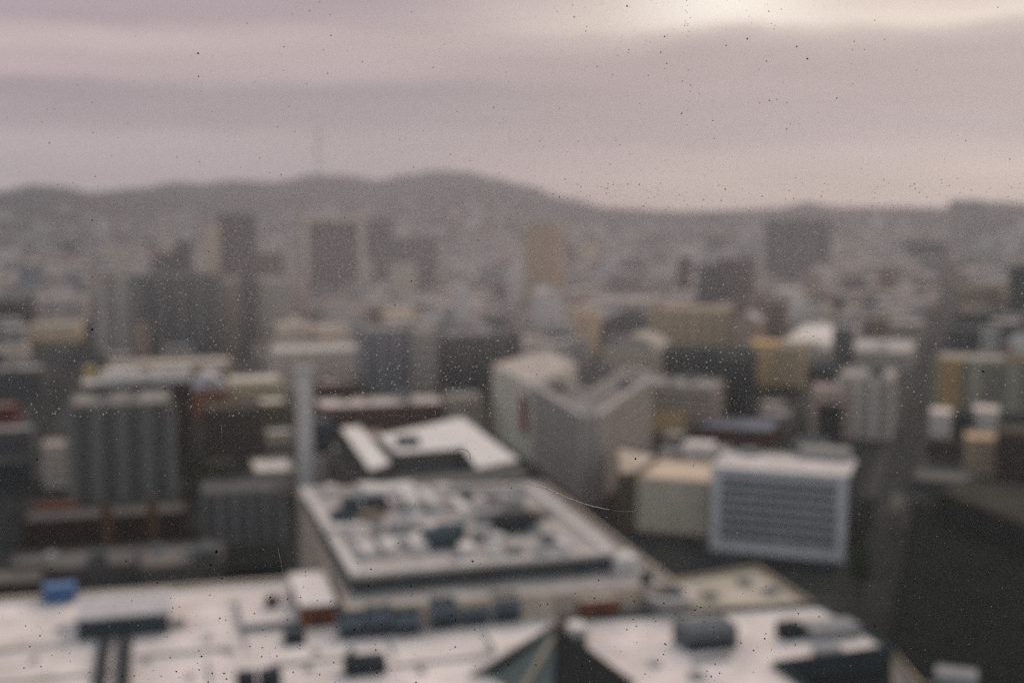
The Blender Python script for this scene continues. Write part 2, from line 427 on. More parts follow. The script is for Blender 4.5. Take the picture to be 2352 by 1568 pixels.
f2 = building('office_block', 'white roofed block with dark front wall at the lower right', cw(ppoly([(1326, 1426), (1884, 1392), (2046, 1492), (1778, 1530), (1990, 1690), (1420, 1760)], 30)),
              30.9, (.06, .065, .065), (.78, .72, .675), floor_h=4)
gear_px(f2, 'air_handler', 1572, 1700, 1492, 1440, Z, 6, mat((.15, .165, .175), .8, .25, .5))
gear_px(f2, 'louvre', 1580, 1690, 1494, 1470, Z, .3, dark)
gear_px(f2, 'duct', 1590, 1684, 1520, 1510, Z, 1.2, grey)
gear_px(f2, 'air_handler', 1800, 1850, 1470, 1436, Z, 3.5, dark)
gear_px(f2, 'air_handler', 1860, 1985, 1470, 1440, Z, 5, grey)
gear_px(f2, 'vent_box', 1935, 1975, 1452, 1432, Z, 3, dark)
gear_px(f2, 'vent_box', 1590, 1622, 1560, 1548, Z, 2, grey)
gear_px(f2, 'vent_box', 1500, 1520, 1532, 1524, Z, 2, grey)
gear_px(f2, 'vent_box', 1880, 1940, 1512, 1490, Z, 2.5, grey)
gear_px(f2, 'skylight', 1315, 1352, 1468, 1440, Z, 4, white)
# steep roof between the two white roofs, lit and shaded sides put into its colours
hr = empty('hipped_roof', P(1270, 1560, 0)); tag(hr, 'steep green grey roof, shaded slope painted black, tan rib between the two white roofs', 'roof')
ap = P(1280, 1434, 38); zb = 26.0
hl, hfr, hrr, hbk = P(985, 1612, zb), P(1268, 1790, zb), P(1560, 1640, zb), P(1290, 1470, zb)
note([hl, hfr, hrr, hbk])
prism('wall', cw([Vector((p.x, p.y, 0)) for p in (hl, hfr, hrr, hbk)]), 0, zb, mat((.10, .10, .095)), hr)
mg = mat((.15, .18, .165), .6, .3, .4); mk = mat((.016, .020, .021), .9, .3, .4, .05)  # green for the lit slope, near black painted for the shaded one
# the lit green slope sags in a curve towards the eaves
nseg = 8
def sag(a, b, t, k): 
    p = a.lerp(b, t); p.z -= k * math.sin(math.pi * t); return p
vv = [sag(ap, hl, i / nseg, 1.6) for i in range(nseg + 1)] + [sag(ap, hfr, i / nseg, 0.3) for i in range(nseg + 1)]
mesh_obj('lit_green_slope', vv, [(i, i + 1, nseg + 2 + i, nseg + 1 + i) for i in range(nseg)], mg, hr)
mesh_obj('shaded_slope', [ap, hfr, hrr], [(0, 1, 2)], mk, hr)
mesh_obj('back_slope', [ap, hrr, hbk], [(0, 1, 2)], mk, hr); mesh_obj('back_slope', [ap, hbk, hl], [(0, 1, 2)], mk, hr)
def rib(a, b, r, m):
    d = (b - a).normalized(); sd = d.cross(Vector((0, 0, 1))).normalized() * r; upv = sd.cross(d).normalized() * .35
    q = [a - sd, a + sd, b + sd, b - sd]
    mesh_obj('rib', [p + upv for p in q] + [p - upv * .3 for p in q], [(0, 1, 2, 3), (7, 6, 5, 4), (0, 4, 5, 1), (1, 5, 6, 2), (2, 6, 7, 3), (3, 7, 4, 0)], m, hr)
tanm = mat((.36, .32, .25))
rib(sag(ap, hl, .08, 1.6).lerp(ap.lerp(hfr, .1), .7), hl.lerp(hfr, .56), .55, tanm)
rib(ap, hl, .3, mat((.2, .2, .19))); rib(ap, hfr, .3, mk)

f3 = building('shop_block', 'low tan roofed block tucked behind the lower right white roof', cw(ppoly([(1556, 1336), (1738, 1306), (1868, 1392), (1590, 1424)], 22)), 22.9, (.25, .23, .19), (.50, .46, .38), gear=0, rz=RZM, frac=.55)
for (x, y) in ((1700, 1330), (1620, 1362), (1760, 1350)):
    gear_px(f3, 'roof_vent', x, x + 30, y + 14, y, 22, 2, grey)
f4 = building('corner_block', 'pale roofed block cut off by the bottom right corner', cw(ppoly([(2050, 1500), (2110, 1575), (2330, 1640), (2330, 1760), (2060, 1700)], 20)), 20.9, (.28, .27, .22), (.20, .20, .19))
gear_px(f4, 'penthouse', 2148, 2240, 1616, 1550, 20, 5, grey, RZN)

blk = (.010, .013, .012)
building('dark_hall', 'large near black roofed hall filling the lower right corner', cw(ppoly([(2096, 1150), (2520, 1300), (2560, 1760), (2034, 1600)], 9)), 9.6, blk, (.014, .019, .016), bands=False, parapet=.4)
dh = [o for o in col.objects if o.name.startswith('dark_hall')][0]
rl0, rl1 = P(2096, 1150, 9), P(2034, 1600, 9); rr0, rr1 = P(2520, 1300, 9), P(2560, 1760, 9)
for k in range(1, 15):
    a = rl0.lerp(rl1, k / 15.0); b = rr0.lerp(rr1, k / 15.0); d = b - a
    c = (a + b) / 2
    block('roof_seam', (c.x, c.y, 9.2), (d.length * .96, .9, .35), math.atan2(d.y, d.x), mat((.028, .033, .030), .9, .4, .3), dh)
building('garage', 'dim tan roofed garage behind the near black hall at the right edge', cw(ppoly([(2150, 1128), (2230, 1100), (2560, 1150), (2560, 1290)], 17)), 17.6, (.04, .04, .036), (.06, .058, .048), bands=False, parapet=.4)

# ------------------------------------------------------------------ shopping centre in the middle
ml = building('shopping_centre', 'long pale shopping centre with roof crowded by air handlers in the middle', cw(ppoly([(800, 1408), (1500, 1352), (1548, 1345), (1246, 1112), (690, 1140)], 34)),
              34.9, (.33, .31, .28), (.46, .43, .40), floor_h=5.0, frac=.7, pier=(5, 1.2))
up = cw(ppoly([(812, 1318), (1412, 1266), (1216, 1112), (694, 1122)], 38))
prism('upper_storey', up, 34.2, 37.4, mat((.075, .085, .085), .6), ml)
ring('parapet', up, .5, 1.6, 37.3, 38.2, mat((.62, .59, .55)), ml)
prism('roof', offset(up, -.2), 37.3, 37.6, mat((.46, .43, .41), .9, .35, .12), ml)
Z = 37.6
lite = mat((.66, .64, .61), .8, .15, .4)
for (nm, a, b, y0, y1, dp, m) in (
        ('duct', 832, 868, 1282, 1262, 7, lite), ('duct', 884, 916, 1278, 1256, 8, lite), ('duct', 948, 985, 1272, 1250, 8, lite),
        ('air_handler', 978, 1060, 1262, 1226, 5, teal), ('air_handler', 1010, 1070, 1240, 1210, 4, teal), ('air_handler', 1140, 1236, 1226, 1186, 5, dark), ('air_handler', 1165, 1250, 1200, 1178, 4, mat((.20, .17, .13))),
        ('air_handler', 790, 830, 1186, 1150, 5, teal), ('air_handler', 842, 892, 1180, 1148, 5, dark), ('penthouse', 840, 960, 1146, 1124, 8, lite),
        ('duct', 940, 970, 1180, 1150, 12, lite), ('duct', 985, 1010, 1180, 1150, 14, lite), ('air_handler', 1040, 1080, 1150, 1130, 4, teal), ('duct', 1060, 1085, 1190, 1168, 14, lite),
        ('air_handler', 1120, 1150, 1160, 1140, 4, grey), ('vent_box', 1130, 1160, 1246, 1232, 2, bluegr), ('vent_box', 1230, 1262, 1282, 1264, 3, grey), ('penthouse', 900, 960, 1226, 1206, 5, grey),
        ('vent_box', 1040, 1056, 1290, 1280, 1.5, grey), ('air_handler', 760, 800, 1230, 1212, 4, lite), ('air_handler', 1000, 1040, 1130, 1118, 4, lite), ('duct', 1100, 1180, 1130, 1122, 2, grey)):
    gear_px(ml, nm, a, b, y0, y1, Z, dp, m)
Z = 34.0
for (nm, a, b, y0, y1, dp, m) in (('air_handler', 1352, 1400, 1312, 1288, 5, lite), ('air_handler', 1412, 1470, 1318, 1282, 6, lite), ('vent_box', 1330, 1352, 1322, 1308, 2, teal), ('vent_box', 1478, 1500, 1346, 1318, 2, dark)):
    gear_px(ml, nm, a, b, y0, y1, Z, dp, m)
def drum(name, c, r, z0, z1, m, parent, n=28, dome=0.0):
    pts = [(c.x + r * math.cos(2 * math.pi * i / n), c.y + r * math.sin(2 * math.pi * i / n)) for i in range(n)]
    if dome <= 0: return prism(name, pts, z0, z1, m, parent)
    v = []; f = []
    k = 6
    for j in range(k):
        a = j / k * math.pi / 2; rr = r * math.cos(a); zz = z1 + dome * math.sin(a)
        for i in range(n): v.append((c.x + rr * math.cos(2 * math.pi * i / n), c.y + rr * math.sin(2 * math.pi * i / n), zz))
    v.append((c.x, c.y, z1 + dome))
    for j in range(k - 1):
        for i in range(n): f.append((j * n + i, j * n + (i + 1) % n, (j + 1) * n + (i + 1) % n, (j + 1) * n + i))
    for i in range(n): f.append(((k - 1) * n + i, (k - 1) * n + (i + 1) % n, k * n))
    b = len(v)
    for i in range(n): v.append((c.x + r * math.cos(2 * math.pi * i / n), c.y + r * math.sin(2 * math.pi * i / n), z0))
    for i in range(n): f.append((b + i, b + (i + 1) % n, (i + 1) % n, i))
    return mesh_obj(name, v, f, m, parent, True)
rc = P(1535, 1388, 31)
prn = random.Random(77)
for rowy in (1140, 1168, 1196, 1222, 1250, 1276):
    tl_ = (rowy - 1122) / (1318 - 1122)
    xa = 694 + (812 - 694) * tl_ + 22; xb = 1216 + (1412 - 1216) * tl_ - 40
    x = xa + prn.uniform(0, 30)
    while x < xb:
        wpx = prn.uniform(14, 46)
        if prn.random() < .60:
            hpx = prn.uniform(7, 24); mm = prn.choice([lite, lite, lite, white, white, teal, grey, bluegr, mat((.22, .19, .15))])
            gear_px(ml, prn.choice(['air_handler', 'duct', 'vent_box']), x, x + wpx, rowy + prn.uniform(-6, 6), rowy - hpx, 37.6, prn.uniform(1.5, 6), mm)
        x += wpx + prn.uniform(6, 26)
drum('rotunda', rc, 4.6, 0, 33.0, mat((.30, .30, .28)), ml); drum('rotunda_roof', rc, 4.9, 33.0, 33.4, mat((.6, .57, .53)), ml); drum('rotunda_well', rc, 3.4, 33.41, 33.5, teal, ml)
# ------------------------------------------------------------------ wedge block on the diagonal street
wp = cw(ppoly([(1338, 958), (1376, 955), (1496, 871), (1448, 845), (1354, 906), (1272, 864), (1224, 889)], 31.5))
wd = building('wedge_building', 'grey V shaped office building with dark court, its point on the street corner', wp, 32.4, (.26, .26, .26), (.22, .21, .20), pier=(5.0, 1.6), floor_h=4.6, frac=.5, glass=(.03, .038, .042), parapet=1.0)
inf = cw(ppoly([(1352, 922), (1440, 862), (1380, 838), (1286, 874)], 24))
prism('court_block', inf, 0, 24, mat((.05, .055, .055)), wd); prism('court_roof', offset(inf, -.4), 24, 24.3, mat((.06, .065, .065)), wd)
building('street_building', 'pale beige street front adjoining the wedge building on its far side', cw(ppoly([(1224, 889), (1322, 840), (1262, 806), (1134, 841)], 31.8)), 32.9, (.60, .54, .47), (.52, .48, .43), pier=(4, 2.2), floor_h=4, frac=.6, glass=(.12, .12, .115))
ring('cornice', offset(wp, .4), .5, 1.3, 31.4, 32.9, mat((.55, .52, .48)), wd)
Z = 31.4
for (nm, a, b, y0, y1, dp, m, rz) in (('air_handler', 1270, 1300, 900, 886, 3, mat((.13, .10, .085)), RZM), ('air_handler', 1420, 1450, 892, 880, 3, teal, RZN), ('penthouse', 1330, 1352, 940, 922, 3, lite, RZM)):
    gear_px(wd, nm, a, b, y0, y1, Z, dp, m, rz)
# red banner on the street face
bn = empty('banner', P(1205, 1000, 12)); tag(bn, 'dark red vertical banner on the wedge building street face', 'banner')
redm = mat((.30, .05, .04), .8, .15, 1.0)
def on_face(a, b, t):  # a point of a wall line
    return a.lerp(b, t)
pa, pb = Vector(P(1338, 958, 31.5)), Vector(P(1134, 841, 31.5))
d_ = (pb - pa); d_.z = 0; dl = d_.normalized(); nrm = Vector((dl.y, -dl.x, 0))
if nrm.x > 0: nrm = -nrm
# find where along the wall the column x = 1205 falls
best = min((abs((1176 + F * (pa + dl * s).x / (pa + dl * s).y) - 1207), s) for s in [i * .5 for i in range(0, 400)])[1]
bc = pa + dl * best + nrm * 1.2
bn.location = (bc.x, bc.y, 13)
block('cloth', (bc.x, bc.y, 11.0), (9.0, .12, 15.0), math.atan2(dl.y, dl.x), redm, bn)
block('bracket', (bc.x - nrm.x * .5, bc.y - nrm.y * .5, 26.1), (7.2, 1.2, .25), math.atan2(dl.y, dl.x), dark, bn)

# ------------------------------------------------------------------ framed buildings
def framed(name, label, xl, xr, yt, yb, grid, depth, frame_c, band_c, roof, nb, fw, glass, mw=.18):
    poly, h = front(xl, xr, yt, yb, grid, depth)
    c = note(poly); root = empty(name, (c.x, c.y, 0)); tag(root, label, 'building')
    w, dp = GRID[grid]
    fm = mat(frame_c); bm_ = mat(band_c); gm = glassm(glass)
    inner = [poly[0] + dp * 1.2, poly[1] + dp * 1.2, poly[2], poly[3]]
    prism('wall', inner, 0, h - .9, gm, root)
    W = (poly[1] - poly[0]).length; a = math.atan2(w.y, w.x)
    for s in (0, 1):
        q = poly[s] + w * (fw / 2 if s == 0 else -fw / 2) + dp * 1.0
        block('side_frame', (q.x, q.y, 0), (fw, 2.4, h - fw), a, fm, root)
    q = (poly[0] + poly[1]) / 2 + dp * 1.0
    block('top_frame', (q.x, q.y, h - fw), (W + .1, 2.45, fw), a, fm, root)
    block('plinth', (q.x, q.y, 0), (W - 2 * fw, 1.9, fw * .9), a, fm, root)
    z = fw * .9; bh = (h - fw - z) / nb
    for i in range(nb):
        q2 = (poly[0] + poly[1]) / 2 + dp * .85
        block('window_band', (q2.x, q2.y, z + i * bh + bh * .5), (W - 2 * fw, .9, bh * .48), a, gm, root)
        q2 = (poly[0] + poly[1]) / 2 + dp * .7
        block('spandrel', (q2.x, q2.y, z + i * bh), (W - 2 * fw, 1.0, bh * .5), a, bm_, root)
    nm = max(4, int(W / 4))
    for k in range(1, nm):
        q2 = poly[0] + w * (fw + (W - 2 * fw) * k / nm) + dp * .55
        block('mullion', (q2.x, q2.y, z), (mw, .5, h - fw - z), a, bm_, root)
    prism('roof', offset(inner, -.1), h - .9, h - .6, mat(roof, .9, .2, .1), root)
    ring('parapet', inner, .2, .5, h - 1.4, h - .02, fm, root)
    return root, poly, h
c2, c2p, c2h = framed('office_block', 'white framed office block with pale grid of small windows, right of centre', 1634, 1948, 1068, 1262, 'N', 25, (.76, .73, .71), (.56, .55, .55), (.66, .61, .58), 7, 3.1, (.010, .014, .018), .28)
gear_px(c2, 'penthouse', 1835, 1948, 1056, 1036, c2h - .6, 10, mat((.33, .32, .30)), RZN)
gear_px(c2, 'air_handler', 1700, 1740, 1046, 1034, c2h - .6, 4, grey, RZN)
framed('tower', 'broad dark glass slab tower in pale frame below the main hill', 694, 838, 494, 690, 'M', 45, (.72, .62, .52), (.05, .065, .068), (.4, .38, .35), 16, 7, (.02, .025, .027))
c1, c1p, c1h = bld('office_block', 'plain beige block standing left of the white framed office', 1466, 1628, 1092, 1216, 'N', 30, (.44, .40, .345), (.55, .50, .44), pier=(3.6, 2.4), frac=.8, glass=(.12, .125, .115))
gear_px(c1, 'penthouse', 1566, 1634, 1050, 1022, c1h - .9, 10, white, RZN)
lp = cw([c1p[0] - GRID['N'][0] * .3, c1p[3] - GRID['N'][0] * .3, Vector((*P(1418, 1022, c1h + 1)[:2], 0)), Vector((*P(1422, 1090, c1h + 1)[:2], 0))])
building('corner_building', 'narrow brown sided building with cream top beside the plain beige block', lp, c1h + 1.5, (.15, .115, .075), (.60, .53, .44), frac=.7)

# ------------------------------------------------------------------ the blocks of the city
BLD = {}
for row in (
    ('apartment_block', 'big plain grey apartment block filling the left foreground', 160, 392, 930, 1187, 'M', 34, (.16,.155,.145), (.30,.29,.26), dict(pier=(8,3.2),frac=.62,gear=7,floor_h=4.0)),
    ('warehouse', 'black brown block with white plant along its roof, behind the grey apartments', 180, 440, 884, 1100, 'M', 26, (.045,.038,.034), (.66,.63,.60), dict(frac=.75,gear=0)),
    ('low_shed', 'long low dark brown shed at the foot of the grey apartments', 52, 430, 1196, 1262, 'M', 16, (.045,.032,.022), (.15,.14,.13), dict(bands=False)),
    ('brick_stack', 'brown chimney stack rising from the shed, the left one of two', 232, 256, 1166, 1266, 'M', 2.4, (.12,.07,.04), (.1,.08,.06), dict(bands=False,cat='chimney')),
    ('brick_stack', 'brown chimney stack rising from the shed, the right one of two', 337, 361, 1150, 1266, 'M', 2.4, (.11,.07,.035), (.1,.08,.06), dict(bands=False,cat='chimney')),
    ('canopy_shop', 'low shop with long rust orange roof left of the grey apartments', 66, 182, 1166, 1212, 'M', 9, (.15,.14,.13), (.26,.085,.035), dict(bands=False,parapet=.3)),
    ('townhouse', 'narrow pale townhouse with teal windows beside the left street', 99, 162, 1022, 1122, 'M', 12, (.64,.58,.54), (.6,.56,.53), dict(glass=(.03,.08,.09),frac=.8)),
    ('terrace_block', 'dark olive brown block behind the dark green tree', 468, 600, 938, 1068, 'M', 20, (.085,.07,.045), (.13,.12,.11), dict(frac=.6)),
    ('loft_building', 'olive walled building with cream roof behind the white chimney shaft', 596, 662, 926, 1002, 'M', 22, (.14,.12,.065), (.62,.57,.48), dict(frac=.65)),
    ('loft_building', 'cream building with bright roof between brick gable and chimney shaft', 530, 646, 876, 940, 'M', 24, (.50,.44,.33), (.72,.68,.62), dict(frac=.7)),
    ('striped_block', 'grey block with vertical stripes left of the shopping centre', 468, 646, 1132, 1252, 'M', 20, (.135,.135,.135), (.15,.15,.15), dict(pier=(5.0,2.2),frac=.35,glass=(.05,.055,.055))),
    ('white_roofed_house', 'white roofed house wedged between striped block and chimney shaft', 588, 676, 1082, 1136, 'M', 24, (.3,.29,.27), (.72,.68,.64), dict(bands=False)),
    ('low_block', 'flat low grey block nearest the left edge behind the white roof', 20, 318, 1312, 1350, 'M', 20, (.12,.115,.11), (.17,.165,.155), dict(gear=4,bands=False)),
    ('low_block', 'flat low beige block behind the white roof, right of its grey twin', 322, 520, 1302, 1352, 'M', 24, (.13,.12,.11), (.19,.18,.165), dict(gear=5,bands=False)),
    ('low_block', 'low dark walled block touching the left frame edge', -90, 96, 1346, 1392, 'M', 16, (.07,.06,.05), (.16,.15,.14), dict(bands=False)),
    ('low_block', 'dark low block in the shade left of the shopping centre', 524, 652, 1300, 1352, 'M', 14, (.02,.026,.023), (.018,.024,.020), dict(bands=False)),  # stands in for dark trees and shadow, darkness put into the colour
    ('street_house', 'dark grey house at the left edge above the red fronted shop', -90, 96, 852, 932, 'M', 22, (.14,.145,.145), (.42,.40,.38), dict(frac=.6,gear=2)),
    ('street_house', 'shop with small red front at the left frame edge', -70, 34, 935, 986, 'M', 14, (.20,.03,.02), (.34,.31,.29), dict(frac=.7)),
    ('street_house', 'grey low house by the left street below the red fronted shop', -60, 70, 990, 1052, 'M', 16, (.16,.16,.16), (.36,.34,.32), dict(frac=.6)),
    ('street_house', 'pale gabled house at the left edge across the left street', 8, 62, 796, 846, 'M', 14, (.55,.5,.46), (.5,.47,.44), dict(frac=.7)),
    ('street_house', 'dark roofed house nearest the left street bend', 62, 104, 836, 890, 'M', 16, (.07,.08,.08), (.10,.11,.11), dict(frac=.6)),
    ('street_house', 'dull brown house left of the street, between pale house and street', -40, 60, 1062, 1120, 'M', 14, (.07,.075,.07), (.09,.09,.085), dict(frac=.6)),
    ('depot', 'long cream yellow fronted depot on the far left by the street', 70, 182, 748, 786, 'M', 40, (.62,.52,.36), (.42,.40,.38), dict(bands=False)),
    ('depot', 'pale depot with dark blue windows behind the cream one', 84, 198, 684, 742, 'M', 40, (.42,.40,.39), (.45,.42,.40), dict(glass=(.03,.04,.07),frac=.5,floor_h=9)),
    ('hall', 'slate block on the far left horizon of roofs', -60, 70, 690, 770, 'M', 40, (.10,.105,.11), (.2,.2,.2), dict()),
    ('tower', 'tall dark blue glass tower tip standing left of the framed slab', 502, 586, 491, 680, 'M', 34, (.05,.062,.075), (.2,.2,.2), dict(pier=(18,5),cat='tower',frac=.4)),
    ('tower', 'slender cream tower slab beside the dark blue tower', 468, 503, 522, 684, 'M', 24, (.62,.53,.43), (.5,.45,.4), dict(cat='tower',frac=.85)),
    ('tower', 'small dark blue block tower in front of the slender cream slab', 402, 440, 556, 700, 'M', 26, (.03,.04,.055), (.1,.1,.1), dict(cat='tower')),
    ('tower', 'low dark blue annex left of the small dark block tower', 350, 404, 586, 700, 'M', 26, (.05,.06,.07), (.15,.15,.15), dict(cat='tower')),
    ('tower', 'brown squat tower between dark blue tower and framed slab', 584, 650, 582, 700, 'M', 30, (.11,.095,.08), (.2,.19,.18), dict(cat='tower')),
    ('residential_tower', 'large slate grey tower block, widest on the left', 325, 500, 632, 815, 'M', 38, (.085,.095,.095), (.25,.25,.24), dict(pier=(14,5.5),cat='tower',frac=.5)),
    ('residential_tower', 'pale grey slab attached left of the slate tower', 228, 325, 624, 812, 'M', 30, (.28,.285,.28), (.4,.39,.37), dict(pier=(12,5),cat='tower',frac=.6)),
    ('residential_tower', 'tan slab attached right of the slate tower', 500, 560, 642, 806, 'M', 30, (.36,.32,.27), (.4,.37,.33), dict(cat='tower',frac=.7)),
    ('residential_tower', 'dark gap tower between tan slab and pale blue slab', 560, 592, 642, 816, 'M', 30, (.045,.055,.055), (.12,.12,.12), dict(cat='tower')),  # fills the dark gap, its shade put into the wall colour
    ('residential_tower', 'pale blue grey slab right of the tan slab', 592, 664, 642, 806, 'M', 34, (.33,.35,.355), (.42,.41,.39), dict(cat='tower',frac=.7)),
    ('market_hall', 'long tan hall below the slate tower with bright roof edge', 250, 530, 838, 872, 'M', 26, (.42,.34,.25), (.62,.58,.54), dict(bands=False)),
    ('tower', 'dark teal tower right of the framed slab', 845, 898, 505, 668, 'M', 36, (.055,.07,.07), (.2,.2,.2), dict(pier=(14,5),cat='tower')),
    ('tower', 'stepped dark grey tower leaning on the dark teal tower', 898, 1000, 548, 676, 'M', 36, (.085,.095,.095), (.22,.21,.2), dict(pier=(18,6),cat='tower')),
    ('villa', 'small cream hall on the slope under the main hilltop', 985, 1055, 462, 520, 'M', 60, (.55,.50,.40), (.5,.45,.38), dict(bands=False)),
    ('white_hall', 'white stepped hall with broad ledge left of the blue office', 632, 836, 806, 905, 'M', 30, (.60,.56,.52), (.66,.63,.60), dict(frac=.6)),
    ('white_hall', "cream cube on the white stepped hall's left shoulder", 640, 716, 746, 868, 'M', 22, (.66,.60,.51), (.6,.56,.5), dict(frac=.8)),
    ('white_hall', "cream cube on the white stepped hall's right shoulder", 724, 802, 752, 868, 'M', 22, (.62,.56,.48), (.6,.56,.5), dict(frac=.8)),
    ('blue_office', 'blue grey glass office tower left of the dark teal block', 840, 944, 757, 938, 'M', 26, (.17,.188,.205), (.36,.35,.33), dict(pier=(9,2.6),frac=.3,glass=(.055,.075,.09),cat='tower')),
    ('grey_office', 'pale grey office slab attached right of the blue grey glass office', 946, 1004, 760, 936, 'M', 24, (.27,.27,.265), (.36,.35,.34), dict(frac=.6,floor_h=4.5)),
    ('brick_row', 'dark maroon fronted row below the white stepped hall', 735, 834, 882, 946, 'M', 20, (.06,.03,.022), (.50,.42,.37), dict(frac=.7)),
    ('ledge_building', 'long pale roofed building with brown front wall behind the courtyard block', 738, 1032, 936, 1012, 'M', 30, (.12,.065,.045), (.60,.54,.49), dict(frac=.72,gear=4)),
    ('boiler_house', 'pale box housing at the foot of the white chimney shaft', 716, 762, 1048, 1150, 'M', 10, (.40,.41,.42), (.45,.44,.43), dict(bands=False)),
    ('brown_depot', 'rust brown low depot left of the cream corner house', 742, 886, 706, 752, 'M', 40, (.20,.125,.085), (.28,.22,.19), dict(bands=False)),
    ('corner_house', 'bright cream corner house above the blue office', 888, 954, 714, 766, 'M', 26, (.70,.60,.45), (.6,.52,.4), dict(bands=False)),
    ('dark_block', 'large dark teal office block left of the wedge building', 1030, 1192, 772, 934, 'M', 44, (.045,.056,.058), (.24,.24,.24), dict(pier=(9,3),frac=.5,gear=3)),
    ('dark_block', 'small near black block in the hazy middle blocks', 1114, 1162, 654, 694, 'M', 26, (.03,.036,.036), (.05,.05,.05), dict(bands=False)),
    ('stone_house', 'pale stone house between dark teal block and wedge building', 1186, 1248, 776, 838, 'M', 22, (.50,.45,.39), (.5,.46,.42), dict(frac=.7)),
    ('stone_house', 'small pink white house front right of dark teal block foot', 1040, 1108, 912, 1010, 'M', 18, (.32,.30,.28), (.3,.29,.27), dict(frac=.6)),
    ('tan_annex', 'slanted ochre facade strip right of the tan tower', 1316, 1356, 716, 812, 'N', 24, (.50,.40,.27), (.4,.34,.26), dict(frac=.8)),
    ('arched_hall', 'beige hall with rounded roof behind the wedge building', 1386, 1520, 802, 884, 'N', 34, (.42,.38,.32), (.45,.41,.35), dict(frac=.75)),
    ('slate_hall', 'dark hall with rounded slate roof behind the beige hall', 1376, 1502, 742, 786, 'N', 34, (.04,.05,.052), (.05,.06,.06), dict(bands=False)),
    ('tan_block', 'wide tan brown block right of the rounded slate roof', 1502, 1690, 706, 802, 'N', 40, (.30,.235,.155), (.48,.40,.28), dict(pier=(11,5),frac=.7)),
    ('awning_shop', 'small orange roofed shop below the wide tan block', 1636, 1696, 776, 798, 'N', 14, (.30,.15,.08), (.40,.20,.11), dict(bands=False)),
    ('brown_block', 'brown brick block right of the wide tan block', 1692, 1796, 690, 812, 'N', 34, (.135,.10,.08), (.24,.2,.18), dict(pier=(10,5),frac=.65)),
    ('grey_block', 'pale grey block directly right of the wedge building', 1468, 1638, 880, 988, 'N', 30, (.30,.28,.255), (.40,.385,.36), dict(frac=.65,gear=4)),
    ('teal_block', 'dark blue green block behind the pale grey block', 1522, 1720, 798, 890, 'N', 26, (.045,.057,.06), (.07,.08,.085), dict(frac=.5)),
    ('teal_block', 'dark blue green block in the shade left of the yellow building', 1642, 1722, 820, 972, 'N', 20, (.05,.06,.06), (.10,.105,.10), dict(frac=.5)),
    ('yellow_building', 'warm yellow fronted building right of centre', 1722, 1784, 786, 890, 'N', 18, (.60,.44,.24), (.5,.42,.3), dict(frac=.9)),
    ('tan_house', "tan house leaning on the yellow building's right side", 1786, 1844, 794, 896, 'N', 16, (.38,.31,.21), (.4,.35,.27), dict(frac=.7)),
    ('white_warehouse', 'bright white low warehouse with dark block behind, right of centre', 1797, 1938, 782, 826, 'N', 130, (.62,.59,.55), (.80,.76,.71), dict(bands=False,parapet=.3)),
    ('dark_house', 'dark blue block behind the bright white warehouse', 1852, 1932, 686, 752, 'N', 34, (.03,.04,.05), (.05,.06,.07), dict(frac=.4)),
    ('pale_house', 'pale block standing left behind the bright white warehouse', 1800, 1850, 694, 752, 'N', 34, (.46,.42,.38), (.45,.42,.38), dict(frac=.7)),
    ('maroon_row', 'long maroon fronted row with blue grey roof under the trees', 1590, 1772, 978, 1014, 'N', 34, (.11,.055,.045), (.20,.225,.26), dict(bands=False)),
    ('gold_kiosk', 'small golden box building left of the maroon row', 1482, 1572, 940, 992, 'N', 12, (.66,.49,.28), (.66,.50,.30), dict(bands=False)),
    ('grey_office', 'light grey office on the left side of the right hand street', 1930, 2048, 862, 1004, 'N', 34, (.34,.33,.315), (.46,.44,.42), dict(pier=(7,3),frac=.6,gear=4)),
    ('pink_house', 'low pinkish house left of the light grey office', 1866, 1948, 890, 1004, 'N', 18, (.42,.34,.31), (.48,.42,.39), dict(frac=.75)),
    ('dark_house', 'dark fronted house below the low pinkish house', 1880, 1934, 926, 1006, 'N', 4, (.04,.045,.042), (.08,.08,.08), dict(frac=.4)),
    ('flat_block', 'wide flat grey block above the light grey office along the street', 1872, 2092, 800, 846, 'N', 80, (.30,.30,.285), (.50,.475,.445), dict(bands=False,gear=5)),
    ('gold_block', 'gold and grey fronted block right of the street', 2156, 2420, 822, 938, 'N', 34, (.20,.205,.175), (.42,.39,.34), dict(pier=(16,6),frac=.6)),
    ('gold_pylon', 'gold corner bay on the left end of the gold and grey block', 2158, 2208, 822, 940, 'N', 3, (.36,.26,.14), (.4,.3,.16), dict(frac=.85)),
    ('gold_pylon', 'gold corner bay at the right frame edge', 2308, 2370, 818, 944, 'N', 3, (.31,.225,.12), (.4,.3,.16), dict(frac=.85)),
    ('white_cube', "white cube building at the street's right side, left of two", 2138, 2184, 946, 1012, 'N', 16, (.56,.54,.55), (.7,.68,.66), dict(frac=.9)),
    ('white_cube', 'white cube building near the right edge, right of two', 2238, 2294, 940, 998, 'N', 16, (.50,.49,.48), (.62,.60,.58), dict(frac=.9)),
    ('dark_row', 'dark brown low row below the white cubes', 2128, 2222, 1012, 1046, 'N', 10, (.05,.038,.028), (.10,.09,.08), dict(bands=False)),
    ('tan_building', 'tan fronted building below the right white cube', 2218, 2294, 1004, 1090, 'N', 16, (.40,.33,.24), (.4,.34,.26), dict(frac=.8)),
    ('dark_brown_block', 'dark brown block at the right frame edge', 2294, 2440, 992, 1120, 'N', 26, (.065,.05,.035), (.10,.085,.07), dict(frac=.6)),
    ('garage', 'low grey brown garage roof right of the street', 2098, 2236, 1098, 1130, 'N', 24, (.10,.095,.09), (.17,.165,.15), dict(bands=False)),
    ('skyline_tower', 'hazy grey tower breaking the skyline at the upper right', 2180, 2262, 459, 580, 'N', 40, (.30,.30,.32), (.25,.25,.25), dict(cat='tower')),
